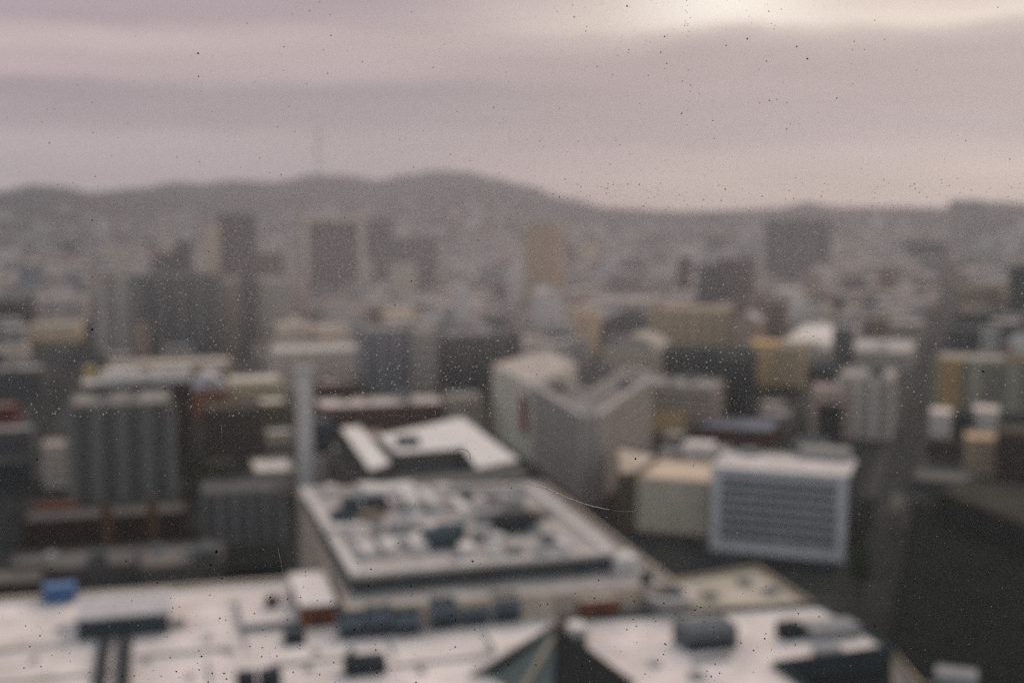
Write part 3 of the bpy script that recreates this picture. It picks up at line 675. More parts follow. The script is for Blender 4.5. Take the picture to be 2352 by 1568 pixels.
    ('domed_hall', 'pale grey domed hall below the upper right skyline tower', 2222, 2296, 576, 632, 'N', 46, (.36,.36,.34), (.4,.39,.37), dict(frac=.7)),
    ('green_block', 'greenish tan block below the domed hall', 2196, 2302, 656, 730, 'N', 40, (.24,.215,.165), (.36,.32,.26), dict(frac=.7)),
    ('edge_tower', 'dark tower at the upper right frame edge', 2322, 2440, 612, 740, 'N', 40, (.07,.08,.085), (.15,.15,.15), dict(cat='tower')),
    ('dark_hall', 'dark slate hall roof near the upper right street end', 2080, 2172, 556, 606, 'N', 50, (.06,.072,.075), (.08,.085,.085), dict(bands=False)),
    ('tower', 'broad dark green grey tower right of centre under the skyline', 1762, 1902, 504, 655, 'N', 44, (.15,.16,.15), (.2,.2,.2), dict(pier=(20,7),cat='tower')),
    ('tower', 'dark teal tower left of the broad green grey tower', 1600, 1640, 608, 722, 'N', 30, (.06,.072,.075), (.15,.15,.15), dict(cat='tower')),
    ('tower', 'brown and teal tower beside the broad green grey tower', 1644, 1722, 596, 722, 'N', 36, (.085,.075,.068), (.2,.19,.18), dict(cat='tower')),
    ('tower', 'thin near black tower right of the tan tower', 1556, 1582, 592, 692, 'N', 20, (.035,.045,.05), (.1,.1,.1), dict(cat='tower')),
    ('pale_block', 'small pinkish white block between the two dark towers', 1712, 1758, 606, 650, 'N', 26, (.60,.54,.50), (.6,.55,.5), dict(bands=False)),
    ('pale_block', 'pale hazy block left of the thin near black tower', 1500, 1554, 628, 690, 'N', 34, (.42,.40,.39), (.45,.42,.4), dict(frac=.7)),
    ('hazy_row', 'pale hazy row below the skyline at upper right', 1935, 2096, 604, 640, 'N', 60, (.33,.31,.29), (.40,.375,.35), dict(bands=False)),
    ('hazy_row', 'tan hazy row below the pale row at upper right', 1945, 2090, 672, 706, 'N', 60, (.28,.22,.17), (.33,.30,.27), dict(bands=False)),
    ('cream_row', 'long cream row in the hazy middle distance', 1100, 1210, 566, 590, 'M', 60, (.48,.43,.36), (.45,.41,.36), dict(bands=False)),
    ('row_house', 'grey row house by the right hand street, above the wide flat grey block', 2040, 2118, 742, 786, 'N', 50, (.22,.215,.205), (.40,.38,.36), dict(bands=False)),
    ('row_house', 'pale row house by the right hand street, left side far end', 2064, 2132, 692, 730, 'N', 60, (.30,.28,.26), (.42,.39,.36), dict(bands=False)),
    ('row_house', 'brown roofed row house left of the right hand street', 1960, 2040, 728, 768, 'N', 40, (.22,.16,.11), (.26,.22,.19), dict(bands=False)),
    ('row_house', 'dark roofed row house right of the right hand street', 2172, 2280, 756, 808, 'N', 50, (.06,.07,.07), (.07,.08,.08), dict(bands=False)),
    ('row_house', 'dark slate row house at the right frame edge above the gold block', 2284, 2420, 752, 806, 'N', 50, (.06,.07,.07), (.08,.085,.085), dict(bands=False)),
    ('row_house', 'dark row house behind the greenish tan block', 2196, 2310, 722, 752, 'N', 40, (.05,.06,.06), (.08,.09,.09), dict(bands=False)),
    ('row_house', 'small pale house by the far end of the right hand street', 2128, 2156, 664, 700, 'N', 26, (.52,.45,.40), (.5,.44,.4), dict(bands=False)),
    ('row_house', 'dark infill house between the two white cubes', 2186, 2236, 950, 1000, 'N', 18, (.04,.05,.05), (.06,.07,.07), dict(bands=False)),
    ('row_house', 'grey infill block between yellow building and light grey office', 1846, 1926, 838, 884, 'N', 30, (.06,.075,.08), (.09,.10,.10), dict(bands=False)),
    ('row_house', 'pale hazy block in front of the main hill, left of the tan tower', 1040, 1100, 604, 640, 'M', 60, (.42,.41,.43), (.45,.43,.43), dict(bands=False)),
    ('row_house', 'tan hazy block right of the tan tower', 1296, 1350, 560, 610, 'N', 60, (.44,.38,.29), (.42,.37,.30), dict(bands=False)),
    ('row_house', 'pale flat hall left of the rounded slate roof', 1330, 1500, 690, 716, 'N', 90, (.34,.33,.32), (.46,.44,.42), dict(bands=False)),
    ('row_house', 'pinkish terrace at the left edge of the hazy blocks', 120, 230, 588, 618, 'M', 70, (.36,.30,.28), (.44,.39,.37), dict(bands=False)),
    ('row_house', 'pale terrace below the pinkish terrace on the far left', -40, 90, 640, 676, 'M', 60, (.34,.32,.30), (.46,.43,.40), dict(bands=False)),
):
    kw = dict(row[10])
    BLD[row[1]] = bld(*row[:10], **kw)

# white plant along the roof of the black brown block
r_, pl, hh = BLD['black brown block with white plant along its roof, behind the grey apartments']
for (a, b, y1) in ((232, 300, 852), (306, 344, 858), (348, 438, 846)):
    gear_px(r_, 'air_handler', a, b, 876, y1, hh - .9, 5, white)
# barrel roofs
def vault(root, poly, h, m, rise):
    a, b, c, d = [Vector((p.x, p.y, h)) for p in poly]
    n = 12; v = []; f = []
    for k in range(n + 1):
        t = k / n; z = Vector((0, 0, rise * math.sin(math.pi * t)))
        v += [a.lerp(b, t) + z, d.lerp(c, t) + z]
    for k in range(n): f.append((2 * k, 2 * k + 2, 2 * k + 3, 2 * k + 1))
    f.append(tuple(2 * k for k in range(n, -1, -1))); f.append(tuple(2 * k + 1 for k in range(n + 1)))
    return mesh_obj('vaulted_roof', v, f, m, root)
r_, pl, hh = BLD['beige hall with rounded roof behind the wedge building']; vault(r_, pl, hh, mat((.45, .41, .35)), 9)
r_, pl, hh = BLD['dark hall with rounded slate roof behind the beige hall']; vault(r_, pl, hh, mat((.045, .055, .06)), 10)
r_, pl, hh = BLD['pale grey domed hall below the upper right skyline tower']
cc = (pl[0] + pl[2]) / 2; drum('dome', cc, 15, hh - 1, hh + 3, mat((.40, .39, .37)), r_, 24, 14)
gb, pl, hh = bld('gabled_hall', 'pale round gabled hall with rust red brick front on the left', 440, 524, 896, 962, 'M', 24, (.30, .10, .045), (.5, .48, .48), frac=.85)
vault(gb, pl, hh, mat((.50, .49, .50)), 6.5)
# yellow and gold spots
for (n_, l_, a, b, y0, y1) in (('water_tank', 'small yellow roof tank beside the left street', 193, 217, 868, 844),):
    q, pl, hh = bld(n_, l_, a, b, y1, y0 + 30, 'M', 4, (.62, .50, .18), (.5, .42, .2), cat='tank', bands=False, parapet=.3)
    drum('lid', (pl[0] + pl[2]) / 2, 2.2, hh, hh + .5, mat((.6, .5, .22)), q)
for (l_, a, b, y0, y1) in (('round amber sign on the pale slab right of the blue office, upper one', 950, 972, 826, 804), ('round amber sign on the pale slab right of the blue office, lower one', 974, 1000, 858, 832)):
    r_, pl, hh = BLD['blue grey glass office tower left of the dark teal block']
    # on the front wall plane, a little proud
    w, dp = GRID['M']; yb = pl[0]
    def wall_pt(x, y):
        u = (x - 1176) / F; v = (784 - y) / F
        d = Vector((u, C_ + v * S_, -S_ + v * C_)); o0 = Vector((0, 0, H))
        k = (pl[0] - dp * .9 - o0).dot(dp) / d.dot(dp)
        return o0 + d * k
    c0 = wall_pt((a + b) / 2 + 6, (y0 + y1) / 2); rad = (wall_pt(b, y0) - wall_pt(a, y0)).length / 2
    v = []; f = []; n = 20
    for s in (0, .35):
        for i in range(n):
            t_ = 2 * math.pi * i / n; v.append(c0 + w * rad * math.cos(t_) + Vector((0, 0, rad * math.sin(t_))) + dp * s)
    f = [tuple(range(n - 1, -1, -1)), tuple(range(n, 2 * n))] + [(i, (i + 1) % n, n + (i + 1) % n, n + i) for i in range(n)]
    root = empty('sign', c0); tag(root, l_, 'sign')
    mesh_obj('disc', v, f, mat((.62, .36, .12), .6, .1), root)
    block('bracket', (c0.x + dp.x * .6, c0.y + dp.y * .6, c0.z - .2), (.4, .8, .4), RZM, dark, root)
# tan stepped tower
w, dp = GRID['N']
tt, pl, hh = bld('stepped_tower', 'tan stepped tower with small spire in the hazy middle distance', 1204, 1272, 520, 722, 'N', 34, (.36, .275, .175), (.35, .29, .2), cat='tower', frac=.75)
c0 = (pl[0] + pl[2]) / 2; rz = RZN
W = (pl[1] - pl[0]).length
block('crown', (c0.x, c0.y, hh - 1), (W * .62, 20, 5), rz, mat((.38, .30, .20)), tt)
block('crown', (c0.x, c0.y, hh + 4), (W * .34, 11, 3), rz, mat((.42, .36, .30)), tt)
mesh_obj('spire', [c0 + Vector((x, y, hh + 7)) for x, y in ((-3, -3), (3, -3), (3, 3), (-3, 3))] + [c0 + Vector((0, 0, hh + 20))], [(0, 1, 4), (1, 2, 4), (2, 3, 4), (3, 0, 4)], mat((.5, .45, .42)), tt)
pw, h2 = front(1194, 1322, 676, 732, 'N', 30)
prism('wing', [p - dp * 1.5 for p in pw], 0, h2, mat((.34, .255, .16)), tt)
prism('wing_roof', offset([p - dp * 1.5 for p in pw], -.6), h2, h2 + .4, mat((.3, .25, .18)), tt)
# white chimney shaft
ch, pl, hh = bld('chimney_shaft', 'tall slender white chimney shaft left of the shopping centre', 681, 716, 842, 1160, 'M', 4.6, (.60, .61, .64), (.1, .1, .1), cat='chimney', bands=False, parapet=.4)
c0 = (pl[0] + pl[2]) / 2
ring('collar', pl, .35, .1, hh - 3, hh - 2.2, mat((.5, .5, .52)), ch)
for k in range(11): ring('joint_band', pl, .10, .05, 5 + k * (hh - 9) / 11, 5.25 + k * (hh - 9) / 11, mat((.52, .53, .56)), ch)
bld('plant_house', 'dark blue grey plant house attached behind the chimney shaft', 718, 764, 968, 1140, 'M', 12, (.065, .08, .095), (.2, .2, .2), frac=.5)
# courtyard building
cyp = cw(ppoly([(752, 1000), (1064, 966), (1192, 1066), (884, 1094)], 24))
cb = building('courtyard_block', 'courtyard block with bright white roof wings behind the shopping centre', cyp, 18, (.14, .12, .10), (.06, .07, .072), frac=.6, parapet=.4, floor_h=4.5)
WZ = 24.0
def wing(pts, m=None):
    q = cw(ppoly(pts, WZ)); prism('wing', offset(q, -.25), 17.5, WZ - .4, mat((.10, .10, .095)), cb); prism('wing_roof', q, WZ - .4, WZ, m or mat((.76, .73, .69), .9, .12, .1), cb)
wing([(782, 982), (826, 977), (897, 1062), (850, 1078)])
wing([(868, 1000), (1062, 958), (1105, 990), (1062, 1028), (910, 1040)])
wing([(1105, 991), (1192, 1056), (1096, 1074), (1063, 1029)])
wing([(905, 1100), (1196, 1074), (1214, 1088), (918, 1116)], mat((.16, .16, .15)))
gear_px(cb, 'air_handler', 915, 965, 1024, 1006, WZ, 5, teal)
gear_px(cb, 'air_handler', 950, 985, 1072, 1060, 17.6, 4, dark)

# ------------------------------------------------------------------ trees
def tree_meshes(seed):
    rnd = random.Random(seed)
    tv, tf = [], []
    def limb(a, b, r0, r1, n=7):
        d = (b - a).normalized(); s = d.orthogonal().normalized(); q = d.cross(s); k = len(tv)
        for p, r in ((a, r0), (b, r1)):
            for i in range(n):
                t_ = 2 * math.pi * i / n; tv.append(p + (s * math.cos(t_) + q * math.sin(t_)) * r)
        for i in range(n): tf.append((k + i, k + (i + 1) % n, k + n + (i + 1) % n, k + n + i))
    top = Vector((rnd.uniform(-.3, .3), rnd.uniform(-.3, .3), 5.5))
    limb(Vector((0, 0, 0)), top, .28, .16)
    tips = []
    for i in range(8):
        a_ = i * 2.4 + rnd.random(); st = Vector((0, 0, 0)).lerp(top, rnd.uniform(.5, 1))
        e = st + Vector((math.cos(a_) * rnd.uniform(1.3, 2.6), math.sin(a_) * rnd.uniform(1.3, 2.6), rnd.uniform(1.2, 3.4)))
        limb(st, e, .11, .04, 5); tips.append(e)
    tips.append(top + Vector((0, 0, 2.6)))
    cvx, cf = [], []
    for tip in tips:
        rr = rnd.uniform(1.2, 1.9)
        for i in range(150):
            d = Vector((rnd.gauss(0, 1), rnd.gauss(0, 1), rnd.gauss(0, .8))).normalized() * rr * rnd.random() ** .4
            p = tip + d; s = rnd.uniform(.16, .34)
            u = Vector((rnd.gauss(0, 1), rnd.gauss(0, 1), rnd.gauss(0, 1))).normalized(); w_ = u.orthogonal().normalized()
            k = len(cvx); cvx += [p - u * s, p + w_ * s * .6, p + u * s, p - w_ * s * .6]; cf.append((k, k + 1, k + 2, k + 3))
    a = bpy.data.meshes.new('trunk'); a.from_pydata([tuple(v) for v in tv], [], tf); a.materials.append(mat((.07, .05, .035)))
    b = bpy.data.meshes.new('crown'); b.from_pydata([tuple(v) for v in cvx], [], cf); b.materials.append(mat((.035, .060, .030), .8, .5, .8))
    return a, b
TM = [tree_meshes(3), tree_meshes(11)]
def tree(label, x, y, s, k, group):
    p = P(x, y, 0); o = empty('tree', (p.x, p.y, 0)); o.scale = (s, s, s); o.rotation_euler = (0, 0, x * .37); tag(o, label, 'tree', group)
    for nm, me in zip(('trunk', 'crown'), TM[k % 2]):
        c = bpy.data.objects.new(nm, me); col.objects.link(c); c.parent = o
for i, (x, y) in enumerate(((462, 1150), (486, 1156), (512, 1142), (446, 1128))):
    tree('dark green tree in the gap right of the grey apartments', x, y, 1.5, i, 'trees right of the grey apartments')
for i, (x, y) in enumerate(((1706, 936), (1738, 932), (1770, 934), (1800, 930), (1824, 938))):
    tree('green tree in the row below the yellow building', x, y, 1.25, i, 'trees below the yellow building')
for i, (x, y) in enumerate(((1972, 1330), (1964, 1290), (1980, 1250), (1990, 1212), (1976, 1370))):
    tree('dark street tree in the shade beside the right hand street', x, y, 1.1, i, 'street trees by the right hand street')
# pale sign post against the dark street
sp = empty('sign_post', P(2058, 1210, 0)); tag(sp, 'pale sign board on post against the dark right hand street', 'sign')
q = P(2058, 1210, 0)
block('post', (q.x, q.y, 0), (.35, .35, 6), RZN, dark, sp); block('board', (q.x, q.y - .3, 5.6), (4.0, .3, 5.4), RZN, mat((.62, .5, .38), .6, .1), sp)

# ------------------------------------------------------------------ small far buildings, one object each
rnd = random.Random(21)
cols = [(.60, .56, .52), (.48, .46, .44), (.36, .35, .34), (.55, .48, .38), (.40, .28, .22), (.10, .12, .125), (.26, .28, .30), (.70, .66, .62), (.07, .085, .09), (.52, .47, .44)]
def far_house(p, w, d, h, gable, wallc, roofc, rz, label, group):
    z0 = p.z
    pts = [Vector((-w / 2, -d / 2, 0)), Vector((w / 2, -d / 2, 0)), Vector((w / 2, d / 2, 0)), Vector((-w / 2, d / 2, 0))]
    v = [q.copy() for q in pts] + [q + Vector((0, 0, h)) for q in pts]
    f = [(0, 1, 5, 4), (1, 2, 6, 5), (2, 3, 7, 6), (3, 0, 4, 7)]
    mi = [0] * 4
    if gable:
        v += [Vector((0, -d / 2, h + w * .3)), Vector((0, d / 2, h + w * .3))]
        f += [(4, 5, 8), (6, 7, 9), (5, 6, 9, 8), (7, 4, 8, 9)]; mi += [0, 0, 1, 1]
    else:
        q = [Vector((a * (w / 2 - .6), b * (d / 2 - .6), h)) for a, b in ((-1, -1), (1, -1), (1, 1), (-1, 1))]
        v += q + [k - Vector((0, 0, .8)) for k in q]
        f += [(4, 5, 9, 8), (5, 6, 10, 9), (6, 7, 11, 10), (7, 4, 8, 11), (8, 9, 13, 12), (9, 10, 14, 13), (10, 11, 15, 14), (11, 8, 12, 15), (12, 13, 14, 15)]; mi += [0] * 8 + [1]
        # rows of window recess strips
        nf = max(1, int(h / 4.2))
        for i in range(nf):
            za = (i + .45) * h / nf; zb = (i + .85) * h / nf
            for s0, s1 in (((-w / 2 + .8, -d / 2 - .06), (w / 2 - .8, -d / 2 - .06)), ((-w / 2 - .06, d / 2 - .8), (-w / 2 - .06, -d / 2 + .8)), ((w / 2 + .06, -d / 2 + .8), (w / 2 + .06, d / 2 - .8))):
                k = len(v); v += [Vector((*s0, za)), Vector((*s1, za)), Vector((*s1, zb)), Vector((*s0, zb))]; f.append((k, k + 1, k + 2, k + 3)); mi.append(2)
    me = bpy.data.meshes.new('house'); me.from_pydata([tuple(q) for q in v], [], f)
    for m_ in (mat(wallc), mat(roofc), glassm(GL_D)): me.materials.append(m_)
    for pg, k in zip(me.polygons, mi): pg.material_index = k
    o = bpy.data.objects.new('house', me); col.objects.link(o); o.location = p; o.rotation_euler = (0, 0, rz)
    tag(o, label, 'house', group)
STREETS = [(P(1900, 1500), P(1000, 900), 17), (P(2004, 1330), P(2192, 590), 9.5), (P(18, 1120), P(232, 700), 13)]
def near_poly(c, r, pl):
    ins = False; n_ = len(pl)
    for i_ in range(n_):
        a, b = pl[i_], pl[(i_ + 1) % n_]; d = b - a
        t_ = max(0, min(1, (c - a).dot(d) / max(1e-6, d.length_squared)))
        if (a + d * t_ - c).length < r: return True
        if (a.y > c.y) != (b.y > c.y) and c.x < (b.x - a.x) * (c.y - a.y) / (b.y - a.y) + a.x: ins = not ins
    return ins
def clear(c, r):
    for pl_, q, rr in FOOTP:
        if (q - c).length < rr + r and near_poly(c, r, pl_): return False
    for q, rr in FOOT:
        if (q - c).length < rr + r: return False
    for a, b, w_ in STREETS:
        a2, b2 = Vector(a[:2]), Vector(b[:2]); d = b2 - a2; t_ = max(0, min(1.6, (c - a2).dot(d) / d.length_squared))
        if (a2 + d * t_ - c).length < w_ + r: return False
    return True
n = 0; tries = 0
while n < 296 and tries < 40000:
    tries += 1
    x = rnd.uniform(-60, 2412)
    Dd = 430 * (1900 / 430) ** rnd.random()
    Yw = Dd; Xw = (x - 1176) / F * Yw
    s_ = rnd.uniform(.6, 1.5) * (7 + Dd / 110)
    wd_, dd_ = s_, s_ * rnd.uniform(.8, 1.9)
    c = Vector((Xw, Yw))
    if not clear(c, max(wd_, dd_) * .56): continue
    FOOT.append((c, max(wd_, dd_) * .54))
    if Yw < 720 and (x > 2080 or x < 150): continue
    hgt = rnd.uniform(4, 8) if Yw < 680 else rnd.uniform(6, 15) + (rnd.random() < .15) * rnd.uniform(6, 22)
    cl = rnd.choice(cols); rcl = rnd.choice(cols)
    if Yw < 1000: lab, grp = 'small low house among the blocks of the middle distance', 'low houses of the middle distance'
    else: lab, grp = 'small hazy building in the far blocks before the hills', 'hazy buildings before the hills'
    far_house(Vector((Xw, Yw, 0)), wd_, dd_, hgt, rnd.random() < .2 and Yw > 800, cl, rcl, (RZN if x > 1300 else RZM), lab, grp)
    n += 1
# beyond that the houses merge into one hazy mass
V, Fc, MI = [], [], []
for i in range(3600):
    x = rnd.uniform(-150, 2500); Yw = 1000 * (4100 / 1000) ** (rnd.random() ** .9); Xw = (x - 1176) / F * Yw
    w_ = rnd.uniform(9, 26) + Yw * .003; d_2 = rnd.uniform(10, 26) + Yw * .003; h_ = rnd.uniform(6, 14) + (rnd.random() < .05) * rnd.uniform(8, 30)
    if Yw < 2400 and not clear(Vector((Xw, Yw)), max(w_, d_2) * .55): continue
    z = max(0, terrain(Xw, Yw) - 4) if Yw > 2350 else 0
    a_ = RZN if x > 1300 else RZM; ca, sa = math.cos(a_), math.sin(a_)
    k = len(V)
    for zz in (z, z + h_ + 4):
        for px_, py_ in ((-w_ / 2, -d_2 / 2), (w_ / 2, -d_2 / 2), (w_ / 2, d_2 / 2), (-w_ / 2, d_2 / 2)):
            V.append((Xw + px_ * ca - py_ * sa, Yw + px_ * sa + py_ * ca, zz))
    m_w, m_r = rnd.randrange(len(cols)), rnd.randrange(len(cols))
    for f_, m_ in (((0, 1, 5, 4), m_w), ((1, 2, 6, 5), m_w), ((2, 3, 7, 6), m_w), ((3, 0, 4, 7), m_w), ((4, 5, 6, 7), m_r)):
        Fc.append(tuple(k + q for q in f_)); MI.append(m_)
db = mesh_obj('distant_buildings', V, Fc, mat(cols[0])); db.data.materials.clear()
for c in cols: db.data.materials.append(mat(c))
for pg, k in zip(db.data.polygons, MI): pg.material_index = k
db['kind'] = 'stuff'; db['label'] = 'hazy mass of small houses covering the far slopes'
# mast on the hills
mb = P(736, 404, 0); Ym = 5900.0; Xm = (736 - 1176) / F * Ym; zt = H + (479 - 292) / F * Ym; zb_ = terrain(Xm, Ym) - 2
ms = empty('mast', (Xm, Ym, zb_)); tag(ms, 'faint three legged broadcast mast on the left hills', 'mast')
mm_ = mat((.22, .18, .18))
for a_ in (0, 2.094, 4.189):
    pts_ = [(15, 0), (9, .45), (7, .62), (9, .8), (8, 1.0)]
    for (r0, t0), (r1, t1) in zip(pts_, pts_[1:]):
        p0 = Vector((Xm + r0 * math.cos(a_), Ym + r0 * math.sin(a_), zb_ + (zt - zb_) * t0)); p1 = Vector((Xm + r1 * math.cos(a_), Ym + r1 * math.sin(a_), zb_ + (zt - zb_) * t1))
        mesh_obj('leg', [p0 + Vector((x_, y_, 0)) for x_, y_ in ((-1.2, -1.2), (1.2, -1.2), (1.2, 1.2), (-1.2, 1.2))] + [p1 + Vector((x_, y_, 0)) for x_, y_ in ((-1.2, -1.2), (1.2, -1.2), (1.2, 1.2), (-1.2, 1.2))],
                 [(3, 2, 1, 0), (4, 5, 6, 7), (0, 1, 5, 4), (1, 2, 6, 5), (2, 3, 7, 6), (3, 0, 4, 7)], mm_, ms)
for t0 in (.45, .62, .8): block('cross_beam', (Xm, Ym, zb_ + (zt - zb_) * t0), (22, 18, 4), 0, mm_, ms)

# ------------------------------------------------------------------ the dusty window in front of the lens
wn = empty('window', (0, PANE_Y, H - .85)); tag(wn, 'dusty, speckled and scratched window glass in sharp focus', 'window')
pm = bpy.data.materials.new('glass_film'); pm.use_nodes = True
t = pm.node_tree; t.nodes.clear()
def tn(ty, **kw):
    n_ = t.nodes.new(ty)
    for k, v in kw.items(): setattr(n_, k, v)
    return n_
def tm(op, a, b=None):
    n_ = tn('ShaderNodeMath', operation=op)
    for i, v in enumerate((a, b)):
        if v is None: continue
        if isinstance(v, (int, float)): n_.inputs[i].default_value = v
        else: t.links.new(v, n_.inputs[i])
    return n_.outputs[0]
o_ = tn('ShaderNodeOutputMaterial'); geo = tn('ShaderNodeNewGeometry')
n1 = tn('ShaderNodeTexNoise'); n1.inputs['Scale'].default_value = 9.0; n1.inputs['Detail'].default_value = 4
n2 = tn('ShaderNodeTexNoise'); n2.inputs['Scale'].default_value = 1500.0; n2.inputs['Detail'].default_value = 2.0
n3 = tn('ShaderNodeTexNoise'); n3.inputs['Scale'].default_value = 520.0; n3.inputs['Detail'].default_value = 2.0
for q in (n1, n2, n3): t.links.new(geo.outputs['Position'], q.inputs['Vector'])
cpos = on_pane(1000, 600, yb_ if False else PANE_Y + .006)
sv = tn('ShaderNodeVectorMath', operation='DISTANCE'); sv.inputs[1].default_value = cpos; t.links.new(geo.outputs['Position'], sv.inputs[0])
blob = tn('ShaderNodeMapRange', interpolation_type='SMOOTHSTEP'); t.links.new(sv.outputs['Value'], blob.inputs[0])
blob.inputs[1].default_value = .21; blob.inputs[2].default_value = .02; blob.inputs[3].default_value = 0.0; blob.inputs[4].default_value = 1.0
sv2 = tn('ShaderNodeVectorMath', operation='DISTANCE'); sv2.inputs[1].default_value = on_pane(1800, 570, PANE_Y + .006); t.links.new(geo.outputs['Position'], sv2.inputs[0])
blob2 = tn('ShaderNodeMapRange', interpolation_type='SMOOTHSTEP'); t.links.new(sv2.outputs['Value'], blob2.inputs[0])
blob2.inputs[1].default_value = .10; blob2.inputs[2].default_value = .01; blob2.inputs[3].default_value = 0.0; blob2.inputs[4].default_value = .62
sz = tn('ShaderNodeSeparateXYZ'); t.links.new(geo.outputs['Position'], sz.inputs[0])
low = tn('ShaderNodeMapRange', interpolation_type='SMOOTHSTEP'); t.links.new(sz.outputs[2], low.inputs[0])
low.inputs[1].default_value = on_pane(1176, 930, PANE_Y + .006).z; low.inputs[2].default_value = on_pane(1176, 560, PANE_Y + .006).z; low.inputs[3].default_value = .10
both = tm('MULTIPLY', tm('MAXIMUM', blob.outputs[0], blob2.outputs[0]), low.outputs[0])
film = tm('ADD', .003, tm('MULTIPLY', both, tm('ADD', .25, tm('MULTIPLY', tm('SUBTRACT', n1.outputs[0], .5), .18))))
grain = tm('MULTIPLY', tm('MAXIMUM', tm('SUBTRACT', n2.outputs[0], .50), 0.0), .9)
spot = tm('MULTIPLY', tm('MAXIMUM', tm('SUBTRACT', n3.outputs[0], .63), 0.0), 1.0)
fac = tm('MAXIMUM', tm('ADD', film, tm('MULTIPLY', tm('ADD', grain, spot), tm('ADD', .06, tm('MULTIPLY', both, 1.2)))), 0.01)
tr = tn('ShaderNodeBsdfTransparent'); tl = tn('ShaderNodeBsdfTranslucent'); df = tn('ShaderNodeBsdfDiffuse')
tl.inputs[0].default_value = (.70, .69, .73, 1); df.inputs[0].default_value = (.35, .34, .32, 1)
m1 = tn('ShaderNodeMixShader'); m1.inputs[0].default_value = .25
t.links.new(tl.outputs[0], m1.inputs[1]); t.links.new(df.outputs[0], m1.inputs[2])
m2 = tn('ShaderNodeMixShader'); t.links.new(fac, m2.inputs[0]); t.links.new(tr.outputs[0], m2.inputs[1]); t.links.new(m1.outputs[0], m2.inputs[2])
t.links.new(m2.outputs[0], o_.inputs[0])
cl_ = bpy.data.materials.new('clear_glass'); cl_.use_nodes = True
t2 = cl_.node_tree; t2.nodes.clear()
o2 = t2.nodes.new('ShaderNodeOutputMaterial'); tr2 = t2.nodes.new('ShaderNodeBsdfTransparent'); gl2 = t2.nodes.new('ShaderNodeBsdfGlossy'); mx2 = t2.nodes.new('ShaderNodeMixShader')
tr2.inputs[0].default_value = (.97, .975, .97, 1); gl2.inputs['Roughness'].default_value = 0.02; mx2.inputs[0].default_value = .03
t2.links.new(tr2.outputs[0], mx2.inputs[1]); t2.links.new(gl2.outputs[0], mx2.inputs[2]); t2.links.new(mx2.outputs[0], o2.inputs[0])
x0, x1, z0, z1, ya, yb_ = -1.25, 1.25, H - .85, H + .75, PANE_Y, PANE_Y + .006
v = [(x, y, z) for y in (ya, yb_) for z in (z0, z1) for x in (x0, x1)]
pane = mesh_obj('pane', [Vector(q) for q in v], [(0, 1, 3, 2), (4, 6, 7, 5), (0, 4, 5, 1), (2, 3, 7, 6), (0, 2, 6, 4), (1, 5, 7, 3)], cl_, wn)
pane.data.materials.append(pm); pane.data.polygons[1].material_index = 1
alu = mat((.12, .12, .12), .5, .1)
for nm, pos, sz in (('frame_rail', (0, PANE_Y + .003, z0 - .06), (2.7, .08, .07)), ('frame_rail', (0, PANE_Y + .003, z1 - .01), (2.7, .08, .07)),
                    ('frame_stile', (x0 - .03, PANE_Y + .003, z0 + .01), (.07, .08, z1 - z0 - .02)), ('frame_stile', (x1 + .03, PANE_Y + .003, z0 + .01), (.07, .08, z1 - z0 - .02))):
    block(nm, pos, sz, 0, alu, wn)
# the unlit room behind the glass
rm = mat((.055, .05, .047), .9, .1)
def room(name, a, b):
    o = prism(name, [(a[0], a[1]), (b[0], a[1]), (b[0], b[1]), (a[0], b[1])], a[2], b[2], rm); o['kind'] = 'structure'
FZ, CZ = H - 1.6, H + 1.2
room('floor', (-2.6, -4.2, FZ - .2), (2.6, PANE_Y + .05, FZ)); room('ceiling', (-2.6, -4.2, CZ), (2.6, PANE_Y + .05, CZ + .2))
room('wall_back', (-2.6, -4.4, FZ - .2), (2.6, -4.202, CZ + .2)); room('wall_left', (-2.8, -4.4, FZ - .2), (-2.602, PANE_Y + .05, CZ + .2)); room('wall_right', (2.602, -4.4, FZ - .2), (2.8, PANE_Y + .05, CZ + .2))
room('wall_front', (-2.6, PANE_Y - .06, FZ + .002), (2.6, PANE_Y + .04, z0 - .062)); room('wall_front', (-2.6, PANE_Y - .06, z1 + .062), (2.6, PANE_Y + .04, CZ - .002))
room('wall_front', (-2.6, PANE_Y - .06, z0 - .06), (x0 - .068, PANE_Y + .04, z1 + .06)); room('wall_front', (x1 + .068, PANE_Y - .06, z0 - .06), (2.6, PANE_Y + .04, z1 + .06))
